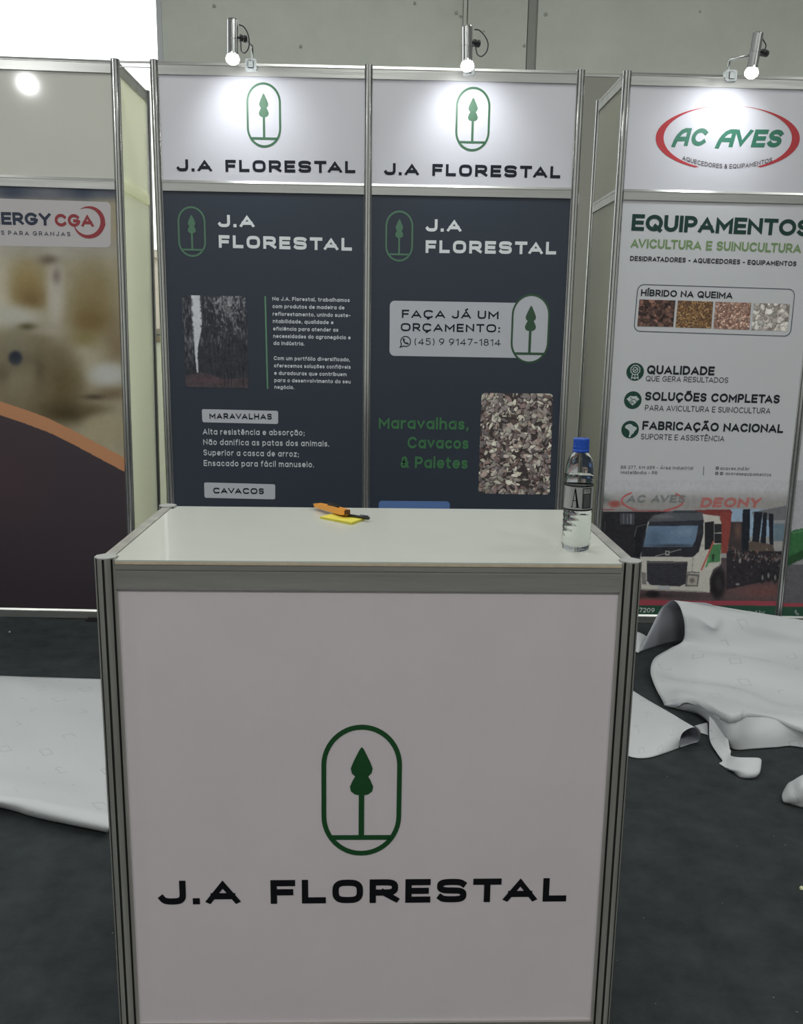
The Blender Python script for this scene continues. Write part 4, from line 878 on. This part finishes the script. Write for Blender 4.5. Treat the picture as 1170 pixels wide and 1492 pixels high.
# ------------------------------------------------------------------ release paper on the floor
def sheet(label, rows, n=7, crease=.006, seed=1, thick=.0006, parent=None, calm=0, byx=False, name='torn_strip'):
    """rows of (photo x, photo y, height): a control net resolved to real positions, then interpolated"""
    rnd = random.Random(seed)
    G = [[Vector(onZ(x, y, z+.003)) for x, y, z in r] for r in rows]
    m_ = max(len(r) for r in G)*n
    def even(P, r):
        if byx: k_ = catmull([Vector((q[0], 0, 0)) for q in r], 12); L = [q.x-k_[0].x for q in k_]
        else: L = [q for q in range(len(P))]
        out = []; k = 0
        for i in range(m_+1):
            t = L[-1]*i/m_
            while k < len(P)-2 and L[k+1] < t: k += 1
            out.append(P[k].lerp(P[k+1], min(1, max(0, (t-L[k])/max(1e-9, L[k+1]-L[k])))))
        return out
    R1 = [even(catmull(g_, 12), r) for g_, r in zip(G, rows)]; C_ = [catmull([r[i] for r in R1], n) for i in range(len(R1[0]))]
    NU, NV = len(C_), len(C_[0]); P = [[C_[i][j].copy() for j in range(NV)] for i in range(NU)]
    folds = [(rnd.uniform(0, PI), rnd.uniform(0, 1), rnd.uniform(.3, .75), rnd.uniform(.5, 1)) for _ in range(4)]
    tri = lambda x: abs((x % 1)-.5)-.25
    ul = [0]; vl = [0]
    for i in range(1, NU): ul.append(ul[-1]+(C_[i][NV//2]-C_[i-1][NV//2]).length)
    for j in range(1, NV): vl.append(vl[-1]+(C_[NU//2][j]-C_[NU//2][j-1]).length)
    V = []; UV = []
    for i in range(NU):
        for j in range(NV):
            u, v = ul[i]/ul[-1], vl[j]/vl[-1]; h = 0
            for a, c0, pd, s_ in folds:
                d = ul[i]*math.cos(a)+vl[j]*math.sin(a); q_ = vl[j]*math.cos(a)-ul[i]*math.sin(a)
                h += s_*pd*tri(d/pd+c0+.25*tri(q_/(pd*1.7)+c0*3)*2)
            a = C_[min(i+1, NU-1)][j]-C_[max(i-1, 0)][j]; b2 = C_[i][min(j+1, NV-1)]-C_[i][max(j-1, 0)]; nn = a.cross(b2)
            nn = nn.normalized() if nn.length > 1e-9 else Vector((0, 0, 1)); e_ = min(1, 8*min(u, 1-u), 8*min(v, 1-v))*(min(1, max(.12, (v-calm)*6)) if calm else 1)
            p = P[i][j]+nn*h*crease*(.2+.8*e_); p.z = max(.0035, p.z); V.append(tuple(p)); UV.append((ul[i], vl[j]))
    F_ = [(i*NV+j, i*NV+j+1, (i+1)*NV+j+1, (i+1)*NV+j) for i in range(NU-1) for j in range(NV-1)]
    me = bpy.data.meshes.new('paper_sheet'); me.from_pydata(V, [], F_); me.materials.append(M['paper']); me.materials.append(M['back'])
    uvl = me.uv_layers.new(name='UV')
    for lp in me.loops: uvl.data[lp.index].uv = UV[lp.vertex_index]
    me.polygons.foreach_set('use_smooth', [True]*len(me.polygons))
    o = link('paper_sheet' if not parent else name, me, parent)
    if not parent: tag(o, label, 'paper')
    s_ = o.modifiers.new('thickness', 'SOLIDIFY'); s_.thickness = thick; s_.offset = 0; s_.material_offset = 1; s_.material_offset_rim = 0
    return o
S = lambda x, y, z: (860+x/2.868, 700+y/2.868, z)
xs_ = [-60, 0, 45, 90, 143, 157]
# left sheet: flat at back, rolled under along its near edge
sheet('wide white backing sheet with rolled near edge on carpet left of the counter', [
    [(x, 985+.03*max(0, x), .0) for x in (-160, -80, 0, 40, 90, 148)],
    [(-180, 1004, .012), (-90, 1003, .02), (0, 1002, .012), (40, 1002, .02), (90, 1005, .012), (150, 1006, .004)],
    [(-200, 1050, .01), (-100, 1050, .008), (0, 1050, .012), (48, 1050, .008), (95, 1050, .01), (153, 1052, .004)],
    [(-230, 1105, .02), (-110, 1108, .02), (0, 1112, .02), (50, 1116, .02), (100, 1118, .02), (156, 1122, .015)],
    [(-250, 1128, .05), (-120, 1138, .05), (0, 1148, .045), (50, 1156, .045), (103, 1164, .045), (158.5, 1172, .042)],
    [(-255, 1136, .06), (-125, 1147, .06), (0, 1160, .055), (52, 1169, .055), (105, 1180, .053), (160, 1189, .05)],
    [(-258, 1142, .045), (-127, 1156, .045), (0, 1171, .04), (53, 1183, .04), (105, 1195, .038), (159, 1206, .035)],
    [(-258, 1146, .01), (-127, 1160, .01), (0, 1177, .008), (53, 1190, .008), (104, 1202, .008), (157, 1213, .006)],
    [(-254, 1140, .0), (-124, 1152, .0), (0, 1168, .0), (52, 1180, .0), (103, 1192, .0), (155, 1203, .0)],
    [(-250, 1130, .02), (-120, 1140, .02), (0, 1155, .02), (51, 1168, .02), (102, 1180, .02), (156, 1192, .02)]], 6, .035, 3)
# big crumpled sheet on the right
XR = [0, 60, 130, 230, 330]
rows = [
    [(932, 951, 0), (985, 936, 0), (1060, 928, 0), (1150, 925, .0), (1260, 930, .0)],
    [(946, 921, .09), (995, 913, .085), (1062, 910, .07), (1150, 915, .04), (1260, 922, .03)],
    [(961, 889, .19), (1006, 888, .175), (1064, 897, .14), (1150, 910, .09), (1262, 922, .06)],
    [(972, 878, .235), (1012, 881, .225), (1065, 890, .19), (1150, 904, .13), (1263, 919, .09)],
    [(981, 873.5, .265), (1018, 877, .255), (1066, 886, .225), (1150, 899, .165), (1265, 918, .12)],
    [(990, 881, .25), (1024, 884, .235), (1070, 893, .205), (1152, 907, .15), (1268, 926, .10)],
    [(996, 897, .21), (1018, 900, .20), (1040, 913, .165), (1054, 900, .19), (1088, 909, .165), (1155, 924, .11), (1270, 940, .07)],
    [(998, 918, .14), (1035, 921, .135), (1080, 925, .12), (1155, 942, .06), (1272, 955, .04)],
    [(994, 935, .08), (1034, 943, .07), (1085, 948, .06), (1155, 962, .03), (1272, 975, .02)],
    [(974, 947, .05), (1024, 960, .035), (1085, 965, .04), (1155, 980, .03), (1272, 992, .02)],
    [(953, 959, .04), (1012, 975, .03), (1082, 982, .03), (1155, 995, .03), (1275, 1010, .02)],
    [(948, 980, .03), (1008, 992, .03), (1080, 1000, .04), (1158, 1020, .04), (1280, 1040, .03)],
    [(957, 1006, .015), (1008, 1012, .035), (1050, 1016, .06), (1080, 1018, .075), (1160, 1040, .08), (1285, 1078, .06)],
    [(967, 1025, .006), (1006, 1021, .045), (1036, 1032, .075), (1062, 1044, .11), (1090, 1040, .10), (1125, 1044, .085), (1168, 1061, .07), (1285, 1095, .06)],
    [(968, 1027, .004), (1007, 1024, .042), (1037, 1036, .07), (1063, 1049, .10), (1091, 1045, .09), (1126, 1049, .075), (1168, 1065, .06), (1285, 1099, .05)],
    [(975, 1030, .0), (1012, 1034, .02), (1042, 1055, .035), (1064, 1072, .05), (1095, 1070, .045), (1130, 1072, .035), (1168, 1078, .025), (1285, 1110, .02)],
    [(978, 1031, .0), (1020, 1042, .0), (1045, 1066, .01), (1066, 1091, .0), (1098, 1091, .0), (1130, 1089, .0), (1168, 1089, .0), (1285, 1118, .0)]]
big = sheet('largest crumpled white backing sheet arching up against the right wall base', rows, 7, .17, 11, calm=.36, byx=True)
# cone shaped sheet next to the counter
sheet('white backing sheet with rolled cone end beside the right post of the counter', [
    [S(135, 950, .0), S(200, 1000, .0), S(280, 1040, .0), S(350, 1080, .0), S(375, 1116, .0)],
    [S(140, 900, .0), S(200, 940, .0), S(280, 980, .0), S(365, 1030, .0), S(447, 1094, .0)],
    [S(130, 850, .0), S(190, 895, .004), S(270, 940, .01), S(360, 992, .03), S(457, 1056, .05)],
    [S(120, 850, .004), S(180, 890, .02), S(260, 932, .04), S(350, 982, .06), S(432, 1031, .075)],
    [S(110, 980, .015), S(175, 1000, .03), S(255, 1010, .045), S(330, 1020, .06), S(388, 1052, .06)],
    [S(105, 1060, .01), S(170, 1080, .015), S(250, 1075, .025), S(325, 1070, .04), S(374, 1085, .035)],
    [S(100, 1120, .0), S(166, 1155, .0), S(240, 1160, .0), S(320, 1137, .0), S(370, 1119, .0)]], 6, .02, 5)
# torn ribbon with curled end
sheet('narrow torn paper strip ending in a small curl in front of the largest crumpled sheet', [
    [S(498, 948, .07), S(520, 952, .075), S(560, 958, .075)],
    [S(497, 1010, .045), S(525, 1015, .05), S(570, 1030, .055)],
    [S(500, 1085, .012), S(535, 1085, .02), S(582, 1115, .02)],
    [S(530, 1140, .006), S(560, 1135, .012), S(588, 1130, .015)],
    [S(552, 1172, .004), S(566, 1176, .006), S(588, 1150, .02)],
    [S(540, 1185, .0), S(572, 1200, .003), S(620, 1157, .035)],
    [S(590, 1212, .0), S(622, 1210, .02), S(665, 1158, .038)],
    [S(630, 1242, .0), S(668, 1222, .02), S(705, 1160, .038)],
    [S(680, 1243, .0), S(704, 1222, .016), S(716, 1172, .03)],
    [S(690, 1238, .0), S(706, 1205, .01), S(705, 1180, .02)]], 6, .02, 8, parent=big)
sheet('small white paper corner lying between cone shaped sheet and largest crumpled sheet', [
    [S(436, 1026, .0), S(465, 1018, .01), S(492, 1012, .0)], [S(452, 1040, .0), S(470, 1038, .006), S(492, 1036, .0)], [S(462, 1056, .0), S(478, 1060, .003), S(493, 1066, .0)]], 5, .03, 2)
sheet('white paper piece lying against the base of the right wall behind the counter post', [
    [S(150, 625, .03), S(200, 634, .045), S(236, 652, .03)], [S(150, 660, .02), S(192, 668, .03), S(222, 684, .02)], [S(150, 705, .0), S(175, 716, .0), S(203, 722, .0)]], 5, .06, 4, parent=big, name='loose_corner')
sheet('crumpled white paper piece cut off by right edge of the photo on bare carpet', [
    [S(1000, 1370, .0), S(950, 1375, .0), S(895, 1370, .0), S(850, 1358, .0), S(812, 1346, .0)],
    [S(990, 1290, .02), S(945, 1300, .05), S(900, 1310, .05), S(860, 1325, .03), S(806, 1340, .006)],
    [S(980, 1230, .02), S(935, 1250, .06), S(893, 1268, .07), S(855, 1292, .04), S(803, 1322, .008)],
    [S(960, 1190, .0), S(925, 1210, .03), S(889, 1236, .04), S(855, 1268, .02), S(812, 1300, .0)]], 5, .12, 6)
# small scraps
def scrap(label, px, py, s_, m, k=5, h=.004):
    c = onZ(px, py, .002); b = MB(); n = k; rnd = random.Random(px)
    ang = [2*PI*i/n+rnd.uniform(-.3, .3) for i in range(n)]; rr = [s_*rnd.uniform(.7, 1.3) for _ in ang]
    vs = [(r_*math.cos(a), r_*math.sin(a)*.8, 0) for r_, a in zip(rr, ang)]+[(r_*math.cos(a)*.8, r_*math.sin(a)*.7, h*rnd.uniform(.5, 1.4)) for r_, a in zip(rr, ang)]
    b.add(vs, [(i, (i+1) % n, n+(i+1) % n, n+i) for i in range(n)]+[tuple(range(n))[::-1], tuple(range(n, 2*n))])
    o = b.build('scrap', m); o.location = c; tag(o, label, 'scrap'); return o
wsc = mat('scrap_pale', (.6, .62, .58), .8); ysc = mat('scrap_yellowish', (.55, .58, .36), .8); gsc = mat('lint_grey', (.2, .22, .2), .9)
scrap('tiny white scrap on carpet under the chick poster', 14, 921, .006, wsc)
scrap('small yellowish scrap on carpet at right edge of photo', 1168, 1295, .009, ysc)
b = MB()
for x, y, s_ in ((1127, 1453, .003), (1144, 1231, .003), (938, 1337, .0025), (1161, 1474, .003), (164, 1359, .0025), (972, 1131, .003), (1073, 1233, .0025), (899, 1399, .002), (1128, 1218, .002), (1052, 1316, .002), (955, 1462, .002)):
    c = onZ(x, y, .002); b.add([(c[0]-s_, c[1], .001), (c[0], c[1]-s_*.6, .001), (c[0]+s_, c[1], .001), (c[0], c[1]+s_*.7, .001), (c[0], c[1], .004)], [(0, 1, 4), (1, 2, 4), (2, 3, 4), (3, 0, 4), (0, 3, 2, 1)])
o = b.build('lint', gsc); tag(o, 'pale lint specks scattered over the dark carpet right of the counter', 'lint'); o['kind'] = 'stuff'
# black foot by the base of the left wall
c = onZ(134, 905, .0); bf = MB(); bf.box(-.03, .03, -.012, .012, 0, .014).box(-.022, .03, -.008, .008, .014, .02)
o = bf.build('levelling_foot', M['dark'], None, bevel=.002); o.location = c; tag(o, 'small black foot on the carpet at the base of the chick poster wall', 'foot')
